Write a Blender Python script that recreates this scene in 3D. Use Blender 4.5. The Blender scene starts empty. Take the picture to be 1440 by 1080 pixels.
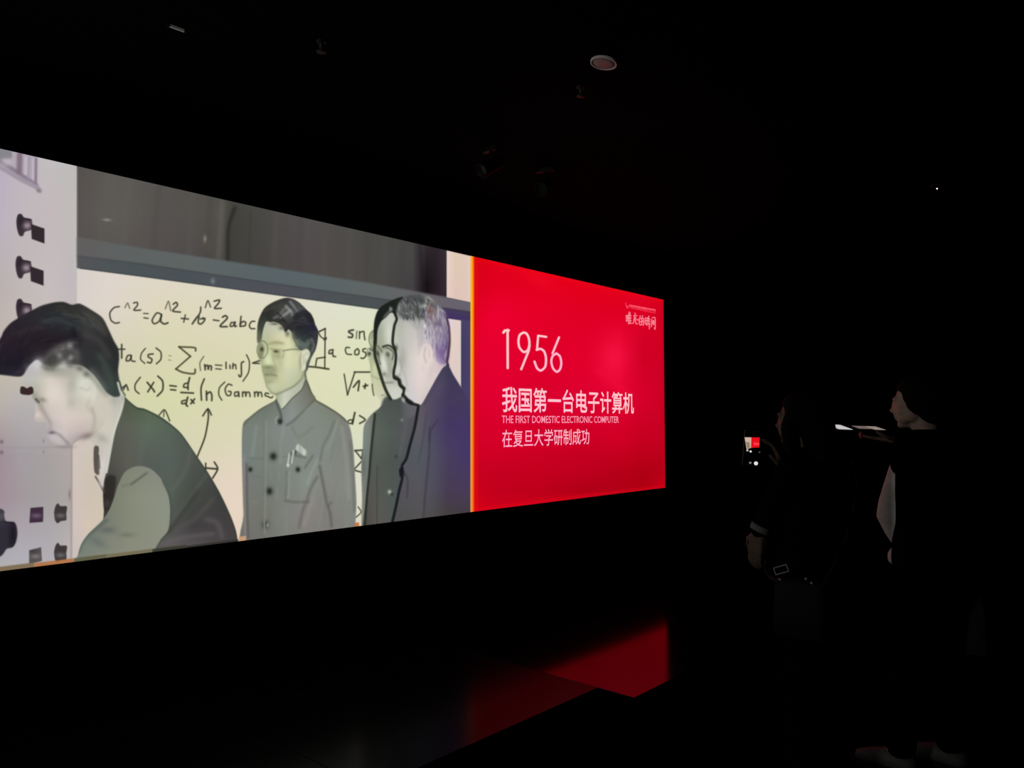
import bpy, bmesh, math, random
import numpy as np
from mathutils import Vector, Matrix, Euler

C = bpy.context.scene.collection
# ---------------------------------------------------------------- camera, world, exposure
F = 1082.0; EYE = 1.51; PITCH = math.atan(52 / F)
cd = bpy.data.cameras.new('camera'); cam = bpy.data.objects.new('camera', cd); C.objects.link(cam)
cd.sensor_width = 36; cd.lens = F / 1440 * 36; cd.clip_start = .05
cam.location = (0, 0, EYE); cam.rotation_euler = (math.pi / 2 + PITCH, 0, 0)
sc = bpy.context.scene; sc.camera = cam
w = bpy.data.worlds.new('world'); sc.world = w; w.use_nodes = True
w.node_tree.nodes['Background'].inputs[0].default_value = (0, 0, 0, 1)
w.node_tree.nodes['Background'].inputs[1].default_value = 0
sc.view_settings.view_transform = 'Standard'; sc.view_settings.look = 'None'
sc.view_settings.exposure = 0; sc.view_settings.gamma = 1; sc.view_settings.use_curve_mapping = False
SCREEN_STRENGTH = 1.0
ld = bpy.data.lights.new('neutral_fill', 'AREA'); ld.shape = 'DISK'; ld.size = .6; ld.energy = 44; ld.color = (1, .97, .93)   # unseen neutral fill added behind the camera to light the visitors grey
lo = bpy.data.objects.new('neutral_fill', ld); C.objects.link(lo); lo.location = (-4.2, -1.6, 2.1)
lo.rotation_euler = (Vector((1.4, 4.3, 2.0)) - Vector((-4.2, -1.6, 2.1))).to_track_quat('-Z', 'Y').to_euler()

# ---------------------------------------------------------------- geometry of the hall
def ray(px, py):
    x = (px - 720) / F; z = (540 - py) / F; y = 1.0
    c, s = math.cos(PITCH), math.sin(PITCH)
    return Vector((x, y * c - z * s, y * s + z * c)).normalized()
O = Vector((0, 0, EYE))
def on_z(px, py, z):
    r = ray(px, py); return O + r * ((z - EYE) / r.z)
def at_depth(px, py, y):
    r = ray(px, py); return O + r * (y / r.y)
D = ray(1681, 592); D.z = 0; D.normalize()          # direction the screen wall runs in
N = Vector((D.y, -D.x, 0))                           # its normal, pointing into the hall
W0 = on_z(936, 785, 0)                               # foot of the wall at the end of the screen
def on_wall(px, py, off=0):
    r = ray(px, py); return O + r * ((W0 + N * off - O).dot(N) / r.dot(N))
def uz(px, py):
    p = on_wall(px, py) - W0; return p.dot(D), p.z
def wp(u, z, off=0): return W0 + D * u + Vector((0, 0, z)) + N * off
SU1, Z1 = uz(936, 421.6)[0], 0
ztop = uz(932, 421.4)[1]; zbot = uz(936, 685.6)[1]
SUX = uz(-300, 600)[0]; SU0 = -11.5; SUM = uz(664, 600)[0]; SUM0 = uz(661.7, 600)[0]; SUM1 = uz(666.8, 600)[0]; SU1 = uz(934, 550)[0]
AZ = math.atan2(D.y, D.x)

# ---------------------------------------------------------------- helpers
def mat(name, col, rough=.7, metal=0, spec=.3, noise=.0, scale=20, emit=None, est=1, bump=0):
    m = bpy.data.materials.new(name); m.use_nodes = True; nt = m.node_tree; b = nt.nodes['Principled BSDF']
    b.inputs['Roughness'].default_value = rough; b.inputs['Metallic'].default_value = metal
    b.inputs['Specular IOR Level'].default_value = spec
    tc = nt.nodes.new('ShaderNodeTexCoord'); tx = nt.nodes.new('ShaderNodeTexNoise'); tx.inputs['Scale'].default_value = scale; tx.inputs['Detail'].default_value = 6
    nt.links.new(tc.outputs['Object'], tx.inputs['Vector'])
    cr = nt.nodes.new('ShaderNodeValToRGB'); k = noise
    cr.color_ramp.elements[0].position = .3; cr.color_ramp.elements[1].position = .7
    cr.color_ramp.elements[0].color = tuple(c * (1 - k) for c in col) + (1,); cr.color_ramp.elements[1].color = tuple(min(1, c * (1 + k)) for c in col) + (1,)
    nt.links.new(tx.outputs['Fac'], cr.inputs['Fac']); nt.links.new(cr.outputs['Color'], b.inputs['Base Color'])
    if bump:
        bp = nt.nodes.new('ShaderNodeBump'); bp.inputs['Strength'].default_value = bump; bp.inputs['Distance'].default_value = .01
        nt.links.new(tx.outputs['Fac'], bp.inputs['Height']); nt.links.new(bp.outputs['Normal'], b.inputs['Normal'])
    if emit:
        b.inputs['Emission Color'].default_value = (*emit, 1); b.inputs['Emission Strength'].default_value = est
    return m
def obj(name, bm, m, parent=None, sm=False):
    me = bpy.data.meshes.new(name); bmesh.ops.recalc_face_normals(bm, faces=bm.faces); bm.to_mesh(me); bm.free()
    if sm: me.polygons.foreach_set('use_smooth', [True] * len(me.polygons))
    for x in (m if isinstance(m, list) else [m]): me.materials.append(x)
    o = bpy.data.objects.new(name, me); C.objects.link(o)
    if parent: o.parent = parent
    return o
def thing(name, label, cat, loc=(0, 0, 0), rz=0, group=None):
    o = bpy.data.objects.new(name, None); C.objects.link(o); o.location = loc; o.rotation_euler = (0, 0, rz); o.empty_display_size = .1
    o['label'] = label; o['category'] = cat
    if group: o['group'] = group
    return o
def structure(o): o['kind'] = 'structure'; return o
def box(bm, lo, hi, M=None, bev=0):
    v = [bm.verts.new((x, y, z)) for z in (lo[2], hi[2]) for x, y in ((lo[0], lo[1]), (hi[0], lo[1]), (hi[0], hi[1]), (lo[0], hi[1]))]
    f = [bm.faces.new([v[i] for i in q]) for q in ((3, 2, 1, 0), (4, 5, 6, 7), (0, 1, 5, 4), (1, 2, 6, 5), (2, 3, 7, 6), (3, 0, 4, 7))]
    if bev:
        e = list({e for q in f for e in q.edges}); r = bmesh.ops.bevel(bm, geom=e, offset=bev, segments=2, affect='EDGES', profile=.5)
        v = list({x for q in r['faces'] for x in q.verts} | {x for x in v if x.is_valid})
    if M: bmesh.ops.transform(bm, matrix=M, verts=v)
    return bm
def wbox(u0, u1, n0, n1, z0, z1, bev=0):
    """box in wall coordinates: along the wall, out from the wall, height"""
    M = Matrix(((D.x, N.x, 0, W0.x), (D.y, N.y, 0, W0.y), (0, 0, 1, 0), (0, 0, 0, 1)))
    return box(bmesh.new(), (u0, n0, z0), (u1, n1, z1), M, bev)
def lathe(bm, prof, seg=32, M=None):
    rings = []; new = []
    for r, z in prof:
        if r < 1e-6: vv = [bm.verts.new((0, 0, z))]
        else: vv = [bm.verts.new((r * math.cos(2 * math.pi * k / seg), r * math.sin(2 * math.pi * k / seg), z)) for k in range(seg)]
        rings.append(vv); new += vv
    for a, b in zip(rings, rings[1:]):
        if len(a) == 1 and len(b) == 1: continue
        for k in range(seg):
            k2 = (k + 1) % seg
            if len(a) == 1: bm.faces.new((a[0], b[k2], b[k]))
            elif len(b) == 1: bm.faces.new((a[k], a[k2], b[0]))
            else: bm.faces.new((a[k], a[k2], b[k2], b[k]))
    if M: bmesh.ops.transform(bm, matrix=M, verts=new)
    return bm
# ---------------------------------------------------------------- picture shown on the video wall
# a small numpy painter; coordinates are those of the reference frame on the plane of the screen
SC = 2.0; OX, OY = -330.0, 120.0; CW, CH = int(1275 * SC), int(735 * SC)
IMG = np.zeros((CH, CW, 3), np.float32)
RNG = np.random.RandomState(7)

def Z(ox, oy, s):
    return lambda *p: [(ox + x / s, oy + y / s) for x, y in p]

def smooth(pts, closed=True, n=5):
    p = np.array(pts, float)
    if len(p) < 3: return p
    if closed: q = np.vstack([p[-1], p, p[:2]])
    else: q = np.vstack([2 * p[0] - p[1], p, 2 * p[-1] - p[-2]])
    out = []; t = np.linspace(0, 1, n, endpoint=False)[:, None]
    for i in range(1, len(q) - 2):
        a, b, c, d = q[i - 1], q[i], q[i + 1], q[i + 2]
        m0 = (c - a) * .42; m1 = (d - b) * .42
        out.append((2*t**3 - 3*t**2 + 1) * b + (t**3 - 2*t**2 + t) * m0 + (-2*t**3 + 3*t**2) * c + (t**3 - t**2) * m1)
    if not closed: out.append(p[-1:])
    return np.vstack(out)

def gblur(a, s):
    if s < .3: return a
    r = int(3 * s + 1); k = np.exp(-.5 * (np.arange(-r, r + 1) / s) ** 2); k = (k / k.sum()).astype(np.float32)
    for ax in (0, 1):
        pad = [(0, 0)] * a.ndim; pad[ax] = (r, r)
        b = np.pad(a, pad, mode='edge'); o = np.zeros_like(a); n = a.shape[ax]
        for i, w in enumerate(k):
            o += w * (b[i:i + n] if ax == 0 else b[:, i:i + n])
        a = o
    return a

def region(x0, y0, x1, y1, pad=0):
    return (max(0, int((x0 - OX) * SC - pad)), max(0, int((y0 - OY) * SC - pad)),
            min(CW, int((x1 - OX) * SC + pad) + 2), min(CH, int((y1 - OY) * SC + pad) + 2))

def paint(box, m, col, clip=None):
    x0, y0, x1, y1 = box
    if x1 <= x0 or y1 <= y0: return
    if clip is not None: m = m * clip[y0:y1, x0:x1]
    if callable(col):
        Y, X = np.mgrid[y0:y1, x0:x1]
        c = col(X / SC + OX, Y / SC + OY)
    else: c = np.array(col, np.float32) / 255.
    v = IMG[y0:y1, x0:x1]
    v += (c - v) * m[..., None]

def fill(pts, col, blur=.45, a=1., sm=True, clip=None, keep=False):
    p = smooth(pts) if sm else np.array(pts, float)
    pad = blur * SC * 3 + 3
    bx = region(p[:, 0].min(), p[:, 1].min(), p[:, 0].max(), p[:, 1].max(), pad)
    x0, y0, x1, y1 = bx; w, h = x1 - x0, y1 - y0
    if w <= 0 or h <= 0: return None
    K = 2; cnt = np.zeros((h * K, w * K + 1), np.int32)
    q = np.c_[((p[:, 0] - OX) * SC - x0) * K, ((p[:, 1] - OY) * SC - y0) * K]
    for (ax, ay), (bx_, by) in zip(q, np.roll(q, -1, 0)):
        if ay == by: continue
        if ay > by: ax, ay, bx_, by = bx_, by, ax, ay
        r = np.arange(max(0, int(np.ceil(ay - .5))), min(h * K, int(np.ceil(by - .5))))
        if len(r) == 0: continue
        xs = ax + (r + .5 - ay) * (bx_ - ax) / (by - ay)
        np.add.at(cnt, (r, np.clip(np.round(xs).astype(int), 0, w * K)), 1)
    m = (np.cumsum(cnt, 1)[:, :-1] % 2).astype(np.float32)
    m = m.reshape(h, K, w, K).mean((1, 3))
    m = gblur(m, blur * SC)
    paint(bx, m * a, col, clip)
    if keep:
        f = np.zeros((CH, CW), np.float32); f[y0:y1, x0:x1] = m
        return f

def stroke(pts, w, col, a=1., blur=.3, clip=None, sm=True, taper=False):
    p = smooth(pts, False) if sm and len(pts) > 2 else np.array(pts, float)
    pad = (w + 3 * blur) * SC + 3
    bx = region(p[:, 0].min(), p[:, 1].min(), p[:, 0].max(), p[:, 1].max(), pad)
    x0, y0, x1, y1 = bx
    if x1 <= x0 or y1 <= y0: return
    Y, X = np.mgrid[y0:y1, x0:x1].astype(np.float32); d = np.full(X.shape, 1e9, np.float32)
    q = np.c_[(p[:, 0] - OX) * SC, (p[:, 1] - OY) * SC]; n = len(q) - 1
    for i in range(n):
        a_, b_ = q[i], q[i + 1]; v = b_ - a_; L = v @ v + 1e-9
        t = np.clip(((X - a_[0]) * v[0] + (Y - a_[1]) * v[1]) / L, 0, 1)
        dd = np.hypot(X - a_[0] - t * v[0], Y - a_[1] - t * v[1])
        if taper: dd = dd + w * SC * .5 * (abs((i + t) / n * 2 - 1)) ** 2 * .8
        d = np.minimum(d, dd)
    m = np.clip(w * SC / 2 - d + .5, 0, 1)
    if blur: m = gblur(m, blur * SC)
    paint(bx, m * a, col, clip)

def blob(x, y, rx, ry, col, a=.5, ang=0, clip=None):
    R = max(rx, ry) * 2.6; bx = region(x - R, y - R, x + R, y + R)
    x0, y0, x1, y1 = bx
    if x1 <= x0 or y1 <= y0: return
    Y, X = np.mgrid[y0:y1, x0:x1].astype(np.float32); X = X / SC + OX - x; Y = Y / SC + OY - y
    c, s = math.cos(math.radians(ang)), math.sin(math.radians(ang))
    u = X * c + Y * s; v = -X * s + Y * c
    paint(bx, a * np.exp(-.5 * ((u / rx) ** 2 + (v / ry) ** 2) * 1.6), col, clip)

def grid(xs, ys, cols):
    """bilinear colour field through a table of colours"""
    C = np.array(cols, np.float32) / 255.
    def f(X, Y):
        u = np.interp(X, xs, range(len(xs))); v = np.interp(Y, ys, range(len(ys)))
        i = np.clip(u.astype(int), 0, len(xs) - 2); j = np.clip(v.astype(int), 0, len(ys) - 2)
        fu = (u - i)[..., None]; fv = (v - j)[..., None]
        return ((C[j, i] * (1 - fu) + C[j, i + 1] * fu) * (1 - fv) + (C[j + 1, i] * (1 - fu) + C[j + 1, i + 1] * fu) * fv).astype(np.float32)
    return f

def strands(n, box, length, ang, w, cols, clip, a=.6, jit=20):
    for _ in range(n):
        x = RNG.uniform(box[0], box[2]); y = RNG.uniform(box[1], box[3])
        t = math.radians((ang(x, y) if callable(ang) else ang) + RNG.uniform(-jit, jit)); L = length * RNG.uniform(.5, 1.3)
        dx, dy = math.cos(t) * L, math.sin(t) * L
        stroke([(x, y), (x + dx * .5 + RNG.uniform(-.5, .5), y + dy * .5), (x + dx, y + dy)], w * RNG.uniform(.6, 1.4),
               cols[RNG.randint(len(cols))], a, .5, clip, taper=True)

def draw_picture():
    # ---- backdrop: pale equipment cabinet on the left, dark curtain above the board
    fill([(-330, 100), (112, 100), (112, 870), (-330, 870)], grid([-330, 0, 30, 70, 108], [140, 230, 300, 400, 520, 570, 640, 700, 780, 860],
        [[(190,182,190),(186,178,188),(192,184,190),(196,190,190),(190,188,186)], [(190,182,190),(186,176,190),(192,182,190),(194,188,190),(188,187,185)],
         [(186,176,190),(188,178,192),(192,182,188),(194,184,186),(190,186,184)], [(180,172,172),(186,176,176),(192,184,182),(198,188,190),(190,184,186)],
         [(190,180,168),(196,186,172),(198,190,176),(200,192,180),(200,190,185)], [(176,170,168),(182,176,170),(180,176,176),(186,178,180),(196,186,180)],
         [(150,134,142),(160,142,150),(162,156,160),(166,160,160),(178,168,164)], [(150,134,142),(160,142,150),(162,152,156),(164,160,160),(172,164,160)],
         [(170,168,172),(172,170,176),(176,172,180),(176,172,178),(190,182,178)], [(190,182,172),(196,188,176),(196,188,178),(188,184,180),(190,182,178)]]), 0, sm=False)
    # ---- board with its long frame
    top = [(-40, 300), (108, 333), (200, 349), (360, 373), (520, 398), (663, 424)]
    mid = [(-40, 340), (108, 360), (200, 371), (360, 395), (520, 418), (663, 439)]
    low = [(-40, 358), (108, 377), (200, 389), (360, 411), (520, 433), (663, 452)]
    cur = fill([(108, 200), (663, 200), (663, 440), (108, 370)], grid([108, 160, 230, 312, 326, 430, 520, 580, 596, 628], [230, 300, 360, 420],
        [[(84,80,78),(92,88,82),(86,82,80),(80,78,72),(78,78,72),(80,78,76),(78,78,72),(74,72,70),(48,42,46),(52,44,50)],
         [(88,83,82),(94,90,84),(86,82,80),(82,80,74),(66,66,60),(84,80,80),(74,74,70),(74,72,70),(52,44,48),(56,48,54)],
         [(84,80,78),(88,84,80),(84,78,78),(74,72,68),(64,64,60),(82,76,76),(76,74,70),(72,70,70),(34,28,32),(44,34,42)],
         [(84,80,78),(84,80,78),(84,78,78),(74,70,68),(64,64,60),(80,76,72),(76,74,70),(66,62,66),(28,22,26),(44,34,42)]]), .3, sm=False, keep=True)
    stroke([(330, 292), (321, 320), (320, 366)], 5, (42, 41, 36), .8, 1.6, cur)
    stroke([(312, 285), (309, 330), (307, 362)], 7, (98, 95, 88), .6, 2.2, cur)
    stroke([(352, 298), (350, 370)], 3, (58, 58, 52), .5, 1.5, cur)
    for x, c in ((140, 96), (172, 98), (215, 72), (265, 92), (290, 66), (385, 90), (420, 70), (455, 86), (490, 88), (515, 68), (540, 84), (565, 66)):
        stroke([(x + 14, 230), (x + 3, 310), (x, 400)], 7, (c, c - 3, c - 6), .35, 3, cur)
    blob(150, 309, 5, 1.6, (150, 146, 142), .8, 5, cur); blob(288, 336, 2, 4.5, (150, 146, 140), .8, 0, cur); blob(291, 345, 6, 9, (88, 78, 72), .5, 0, cur)
    fill([(592, 330), (628, 345), (628, 425), (597, 415)], grid([592, 600, 612, 628], [350, 400, 420], [[(62,56,60),(46,40,44),(44,36,42),(58,48,56)], [(40,34,38),(22,17,20),(38,28,34),(56,46,52)], [(34,28,30),(24,18,22),(40,30,36),(50,40,44)]]), 1, sm=False, a=.9)
    board = fill([(108, 360)] + low[1:] + [(663, 760), (108, 860)], grid([108, 150, 230, 320, 400, 460, 520, 560, 640], [380, 430, 500, 560, 620, 680, 760],
        [[(214,206,200),(222,212,204),(222,214,200),(222,218,200),(224,220,206),(222,220,204),(220,224,206),(220,222,204),(228,214,208)],
         [(216,208,202),(222,212,202),(222,214,188),(222,216,192),(222,218,196),(222,222,204),(222,224,200),(220,222,204),(230,208,200)],
         [(210,204,186),(214,208,184),(216,214,178),(218,214,180),(220,220,184),(224,222,190),(220,226,186),(220,224,196),(222,202,200)],
         [(206,202,178),(210,208,172),(214,216,172),(216,216,178),(220,218,182),(220,222,184),(220,220,188),(222,222,198),(222,202,204)],
         [(206,194,184),(206,196,182),(214,212,178),(220,214,184),(222,216,186),(220,220,190),(218,222,196),(220,222,200),(222,202,204)],
         [(208,194,184),(210,196,180),(216,206,182),(228,212,194),(226,214,188),(220,220,196),(222,220,206),(220,222,204),(220,206,206)],
         [(206,194,188),(210,196,186),(220,204,184),(232,212,194),(228,214,190),(222,220,200),(214,216,192),(214,216,192),(214,206,206)]]), .5, sm=False, keep=True)
    f1 = fill(top[1:] + mid[:0:-1], grid([108, 180, 260, 400, 520, 600, 663], [330, 440],
        [[(98,94,94),(94,98,98),(96,102,100),(92,102,106),(98,106,106),(100,96,100),(100,94,108)], [(92,90,92),(92,100,98),(90,98,98),(86,96,100),(92,100,98),(104,100,104),(104,98,112)]]), 1.1, sm=False, keep=True)
    fill(mid[1:] + low[:0:-1], grid([108, 180, 260, 400, 520, 600, 628, 663], [360, 452],
        [[(84,84,88),(74,82,84),(72,80,84),(78,78,86),(72,80,80),(74,70,76),(66,54,92),(66,60,86)], [(84,88,92),(80,90,92),(80,86,92),(80,82,90),(76,84,84),(78,74,80),(70,56,96),(64,58,88)]]), .8, sm=False)
    stroke(mid[1:], 1.6, (62, 68, 72), .55, .8); blob(299, 395, 2.5, 3.5, (130, 142, 142), .7)
    stroke([(628, 444), (663, 449)], 7, (66, 50, 98), .7, 1.2)
    fill([(628, 352), (662, 360), (662, 425), (628, 418)], grid([628, 640, 655, 662], [355, 425], [[(232,210,202),(226,200,180),(224,200,184),(232,205,205)], [(232,206,196),(222,196,184),(222,198,184),(228,200,205)]]), .35, sm=False)
    fill([(648, 449), (663, 451), (663, 760), (648, 760)], grid([648, 663], [450, 500, 560, 700], [[(66,70,96),(78,62,110)], [(60,64,92),(82,60,112)], [(70,62,96),(78,62,110)], [(64,56,70),(66,58,72)]]), .5, sm=False)
    fill([(629, 448), (648, 451), (648, 560), (629, 545)], grid([629, 638, 648], [450, 480, 540], [[(235,205,228),(224,206,202),(226,206,205)], [(226,202,205),(228,208,192),(222,202,200)], [(226,202,205),(220,200,196),(218,204,200)]]), .4, sm=False)
    stroke([(108, 236), (108, 372)], 1.8, (150, 146, 144), .5, .8)
    stroke([(104, 240), (104, 430)], 3, (192, 192, 188), .5, 1.2)
    # ---- cabinet details
    z = Z(0, 200, 10.8)
    fill(z((-1200, -600), (560, 210), (560, 560), (540, 640), (0, 290), (-1200, -330)), (176, 166, 178), .8, sm=False)
    fill(z((-800, -350), (180, 150), (180, 250), (0, 260), (-800, -100)), (134, 134, 138), 1, sm=False)
    stroke(z((-800, -150), (0, 290), (320, 500), (545, 650)), 6, (134, 118, 134), .9, 1.1)
    stroke(z((-800, -70), (0, 375), (330, 570), (540, 670), (600, 730)), 6.5, (158, 148, 162), .95, .9)
    stroke(z((295, 190), (290, 440)), 8, (128, 108, 122), .9, 1.2); stroke(z((545, 250), (540, 620)), 3.5, (134, 120, 134), .95, .9)
    stroke(z((440, 230), (430, 540)), 3, (160, 148, 164), .8, 1); stroke(z((390, 230), (385, 480)), 3, (202, 194, 204), .7, .9); stroke(z((500, 260), (495, 560)), 2.5, (200, 188, 200), .7, .8)
    blob(10, 228, 8, 5, (190, 180, 190), .8); blob(54, 268, 3, 2, (130, 120, 124), .9, 35)
    def knob(dx, dy, sw=True):
        f = fill([(x + dx, y + dy) for x, y in ((25,302),(30,301),(34,306),(43,308),(45.5,315),(44,323),(35,326),(32,332),(27,331),(24,322),(23,311))], (62, 50, 58), .5, keep=True)
        blob(29 + dx, 312 + dy, 4, 9, (36, 30, 36), .7, 0, f); blob(38 + dx, 317 + dy, 5, 4.5, (172, 152, 162), .85, 0, f); stroke([(33 + dx, 307 + dy), (44 + dx, 309 + dy)], 1.8, (44, 36, 42), .8, .4)
        if sw: fill([(43.5 + dx, 315 + dy), (62.5 + dx, 321.5 + dy), (62.5 + dx, 342.5 + dy), (44.5 + dx, 336 + dy)], (50, 42, 46), .45, sm=False)
    knob(0, 0); knob(-1.2, 59.3); knob(-.5, 119.5, False)
    for sx in (-70, -140): knob(sx, -18); knob(sx - 1, 46)
    stroke([(-330, 620), (0, 629), (100, 628)], 1.4, (150, 142, 148), .6, .7)
    for y in (621, 636): blob(2, y, 2, 2.6, (110, 96, 108), .9); blob(61, y - 1, 1.2, 2.2, (132, 126, 132), .7)
    stroke([(100.5, 618), (100, 810)], 2.6, (164, 148, 144), .85, .8); fill([(102, 560), (180, 560), (180, 810), (102, 810)], grid([102, 125, 160], [600, 690, 740, 790], [[(208,196,190),(208,198,186),(206,200,184)], [(208,194,186),(204,192,178),(208,196,180)], [(206,192,190),(212,196,178),(206,196,176)], [(200,190,186),(202,190,184),(206,194,180)]]), .8, sm=False)
    blob(97.5, 695, 1.6, 6, (134, 116, 116), .8)
    z = Z(0, 690, 9)
    k1 = fill(z((385, 218), (548, 205), (545, 395), (372, 408)), (62, 44, 60), .5, sm=False, keep=True); blob(51, 725, 7, 3, (120, 100, 122), .75, 0, k1)
    def rib(dy):
        f = fill([(x, y + dy) for x, y in z((705, 190), (735, 160), (765, 195), (845, 200), (838, 290), (838, 370), (770, 385), (728, 412), (695, 370), (685, 270))], (62, 56, 56), .5, keep=True)
        blob(85, 725 + dy, 6, 3, (118, 110, 112), .75, 0, f)
    rib(0); rib(55.5)
    k2 = fill(z((368, 755), (520, 715), (530, 890), (368, 930)), (84, 80, 80), .5, sm=False, keep=True); blob(50, 782, 6, 3, (128, 122, 120), .8, 0, k2); blob(46, 775, 6, 3, (60, 54, 56), .7, 0, k2)
    kb = fill(z((-260, 210), (30, 240), (50, 320), (75, 385), (180, 400), (212, 470), (218, 560), (200, 650), (170, 705), (140, 722), (80, 740), (0, 835), (-260, 900)), (48, 45, 56), .7, keep=True)
    blob(18, 752, 5, 20, (30, 24, 34), .9, 0, kb); blob(1, 726, 5, 8, (92, 88, 96), .7, 0, kb); stroke(z((-200, 390), (180, 400)), 1.4, (30, 26, 32), .7, .6, kb)
    # ---- handwriting on the board
    ink = (54, 54, 42); G = []
    z = Z(140, 400, 6)
    def pen(w, *p, c=ink): stroke(z(*p), w, c, .9, .45)
    pen(2, (165, 185), (120, 195), (85, 240), (95, 300), (130, 325), (165, 320)); pen(1.6, (212, 195), (235, 155), (252, 200), c=(96,96,76)); pen(2, (285, 155), (315, 150), (318, 175), (288, 215), (345, 215))
    pen(1.6, (370, 243), (408, 245)); pen(1.8, (372, 280), (408, 285))
    pen(2.1, (520, 250), (480, 240), (442, 300), (460, 330), (500, 310), (522, 255)); pen(2.4, (520, 255), (515, 310), (545, 332), (575, 322))
    pen(1.6, (553, 205), (580, 140), (598, 220), c=(92,92,72)); pen(2.2, (620, 165), (645, 150), (655, 175), (615, 222), (680, 232))
    pen(2.1, (688, 285), (748, 290)); pen(1.8, (722, 255), (708, 318))
    pen(2.2, (852, 190), (845, 240), (780, 332), (815, 280), (838, 262), (830, 320), (855, 332), (885, 300), (870, 280)); pen(2, (848, 290), (890, 285))
    pen(1.7, (890, 195), (912, 135), (935, 190)); pen(2.2, (965, 140), (1010, 130), (1000, 160), (968, 200), (1025, 200))
    pen(2, (958, 298), (1005, 305)); pen(2.4, (1035, 275), (1060, 262), (1075, 285), (1015, 350), (1075, 355))
    pen(2, (1135, 320), (1110, 320), (1100, 350), (1122, 350), (1140, 320)); pen(2.2, (1142, 315), (1138, 352), (1154, 350)); pen(2.2, (1192, 268), (1184, 350)); pen(2.2, (1184, 335), (1206, 312), (1230, 318), (1226, 346), (1186, 352))
    pen(2, (1308, 310), (1280, 312), (1262, 345), (1275, 370), (1308, 372))
    pen(2.3, (185, 505), (185, 620)); pen(2, (150, 545), (212, 545)); pen(2.1, (262, 595), (235, 600), (222, 640), (250, 640), (268, 600)); pen(2, (265, 605), (268, 642), (298, 648))
    pen(1.7, (385, 538), (352, 580), (345, 630), (380, 665)); pen(2.2, (450, 585), (412, 590), (410, 610), (440, 630), (430, 660), (402, 655)); pen(2, (475, 535), (515, 570), (515, 630), (478, 668))
    pen(1.4, (585, 600), (600, 602), c=(130,132,100)); pen(1.4, (582, 635), (600, 638), c=(130,132,100))
    pen(2.3, (808, 560), (800, 532), (668, 525), c=(66,66,44)); pen(2.3, (668, 525), (765, 605), c=(66,66,44)); pen(2.2, (765, 605), (642, 712), c=(66,66,44)); pen(2.6, (642, 712), (700, 740), (795, 752), (805, 715), c=(76,76,52))
    pen(1.7, (878, 605), (845, 660), (850, 725), c=(96,96,72)); pen(2.4, (885, 675), (890, 718)); pen(2.2, (890, 690), (910, 680), (915, 715), (925, 685), (942, 690), (940, 720))
    pen(1.7, (975, 678), (1030, 682)); pen(1.7, (978, 710), (1025, 714)); pen(2, (1065, 655), (1066, 708)); pen(2, (1098, 680), (1100, 708)); pen(2, (1125, 665), (1122, 708)); pen(1.8, (1125, 685), (1145, 675), (1150, 712))
    pen(2.2, (1215, 650), (1195, 665), (1195, 760), (1182, 778), (1172, 762)); pen(1.8, (1238, 592), (1262, 650), (1255, 740), (1208, 815)); pen(2, (1355, 640), (1290, 662), (1345, 665))
    pen(2.3, (200, 885), (222, 845), (240, 890), c=(60,66,50)); pen(2, (190, 868), (215, 855))
    pen(2, (342, 782), (300, 840), (300, 890), (332, 920)); pen(2.5, (400, 825), (450, 885), (462, 905)); pen(2.3, (455, 825), (430, 865), (405, 905)); pen(2.4, (490, 772), (530, 815), (530, 890), (485, 940))
    pen(2.3, (592, 852), (645, 858)); pen(2.3, (598, 886), (640, 890))
    pen(2.2, (745, 830), (715, 838), (708, 865), (740, 868)); pen(2.5, (758, 785), (745, 840), (745, 885)); pen(2.4, (685, 910), (790, 915))
    pen(2.2, (722, 975), (692, 985), (695, 1005), (725, 1000)); pen(2.6, (742, 950), (728, 1010), (740, 1025)); pen(2.4, (770, 970), (795, 1000)); pen(2.4, (800, 965), (768, 1005))
    pen(2.3, (882, 795), (855, 870), (858, 975)); pen(2.5, (900, 900), (902, 975)); pen(2.4, (902, 925), (930, 905), (945, 930), (945, 978))
    pen(1.8, (1055, 822), (1010, 870), (1005, 930), (1030, 975)); pen(2, (1115, 850), (1085, 840), (1058, 880), (1070, 930), (1100, 935), (1108, 905), (1085, 900))
    pen(2, (1165, 905), (1140, 910), (1140, 940), (1165, 935), (1172, 905), (1175, 945)); pen(2, (1205, 905), (1205, 945)); pen(2, (1207, 915), (1228, 905), (1232, 942), (1240, 910), (1262, 910), (1268, 945))
    pen(2, (1305, 905), (1308, 945)); pen(2, (1308, 915), (1330, 905), (1335, 942), (1342, 912), (1362, 910), (1368, 945)); pen(2, (1425, 920), (1400, 915), (1395, 935), (1420, 945), (1445, 955), (1460, 945))
    z = Z(330, 400, 5.684)
    pen(2.3, (665, 380), (722, 352)); pen(1.9, (722, 352), (718, 670)); pen(1.8, (672, 390), (690, 420), (730, 438)); pen(2.2, (730, 425), (712, 440)); stroke(z((722, 580), (655, 590), (645, 648)), 2, ink, .9, .45, sm=False); pen(2.6, (585, 655), (650, 660), (750, 675), c=(56,58,40))
    pen(2.1, (785, 520), (758, 525), (752, 550), (775, 548), (785, 525)); pen(2.1, (782, 545), (785, 572), (805, 575))
    z = Z(440, 430, 12)
    pen(2.5, (680, 405), (610, 420), (605, 445), (665, 480), (655, 530), (595, 525)); pen(1.8, (738, 425), (728, 550), c=(100,102,80)); pen(1.9, (785, 430), (782, 550)); pen(2, (785, 450), (855, 430), (862, 500), (875, 570))
    pen(1.9, (615, 705), (560, 700), (545, 750), (570, 810), (650, 820)); pen(2, (750, 720), (705, 760), (710, 820), (765, 815), (775, 755), (750, 720)); pen(2, (885, 720), (845, 730), (840, 765), (885, 790), (890, 840), (850, 885), (805, 878))
    z = Z(480, 400, 6)
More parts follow.
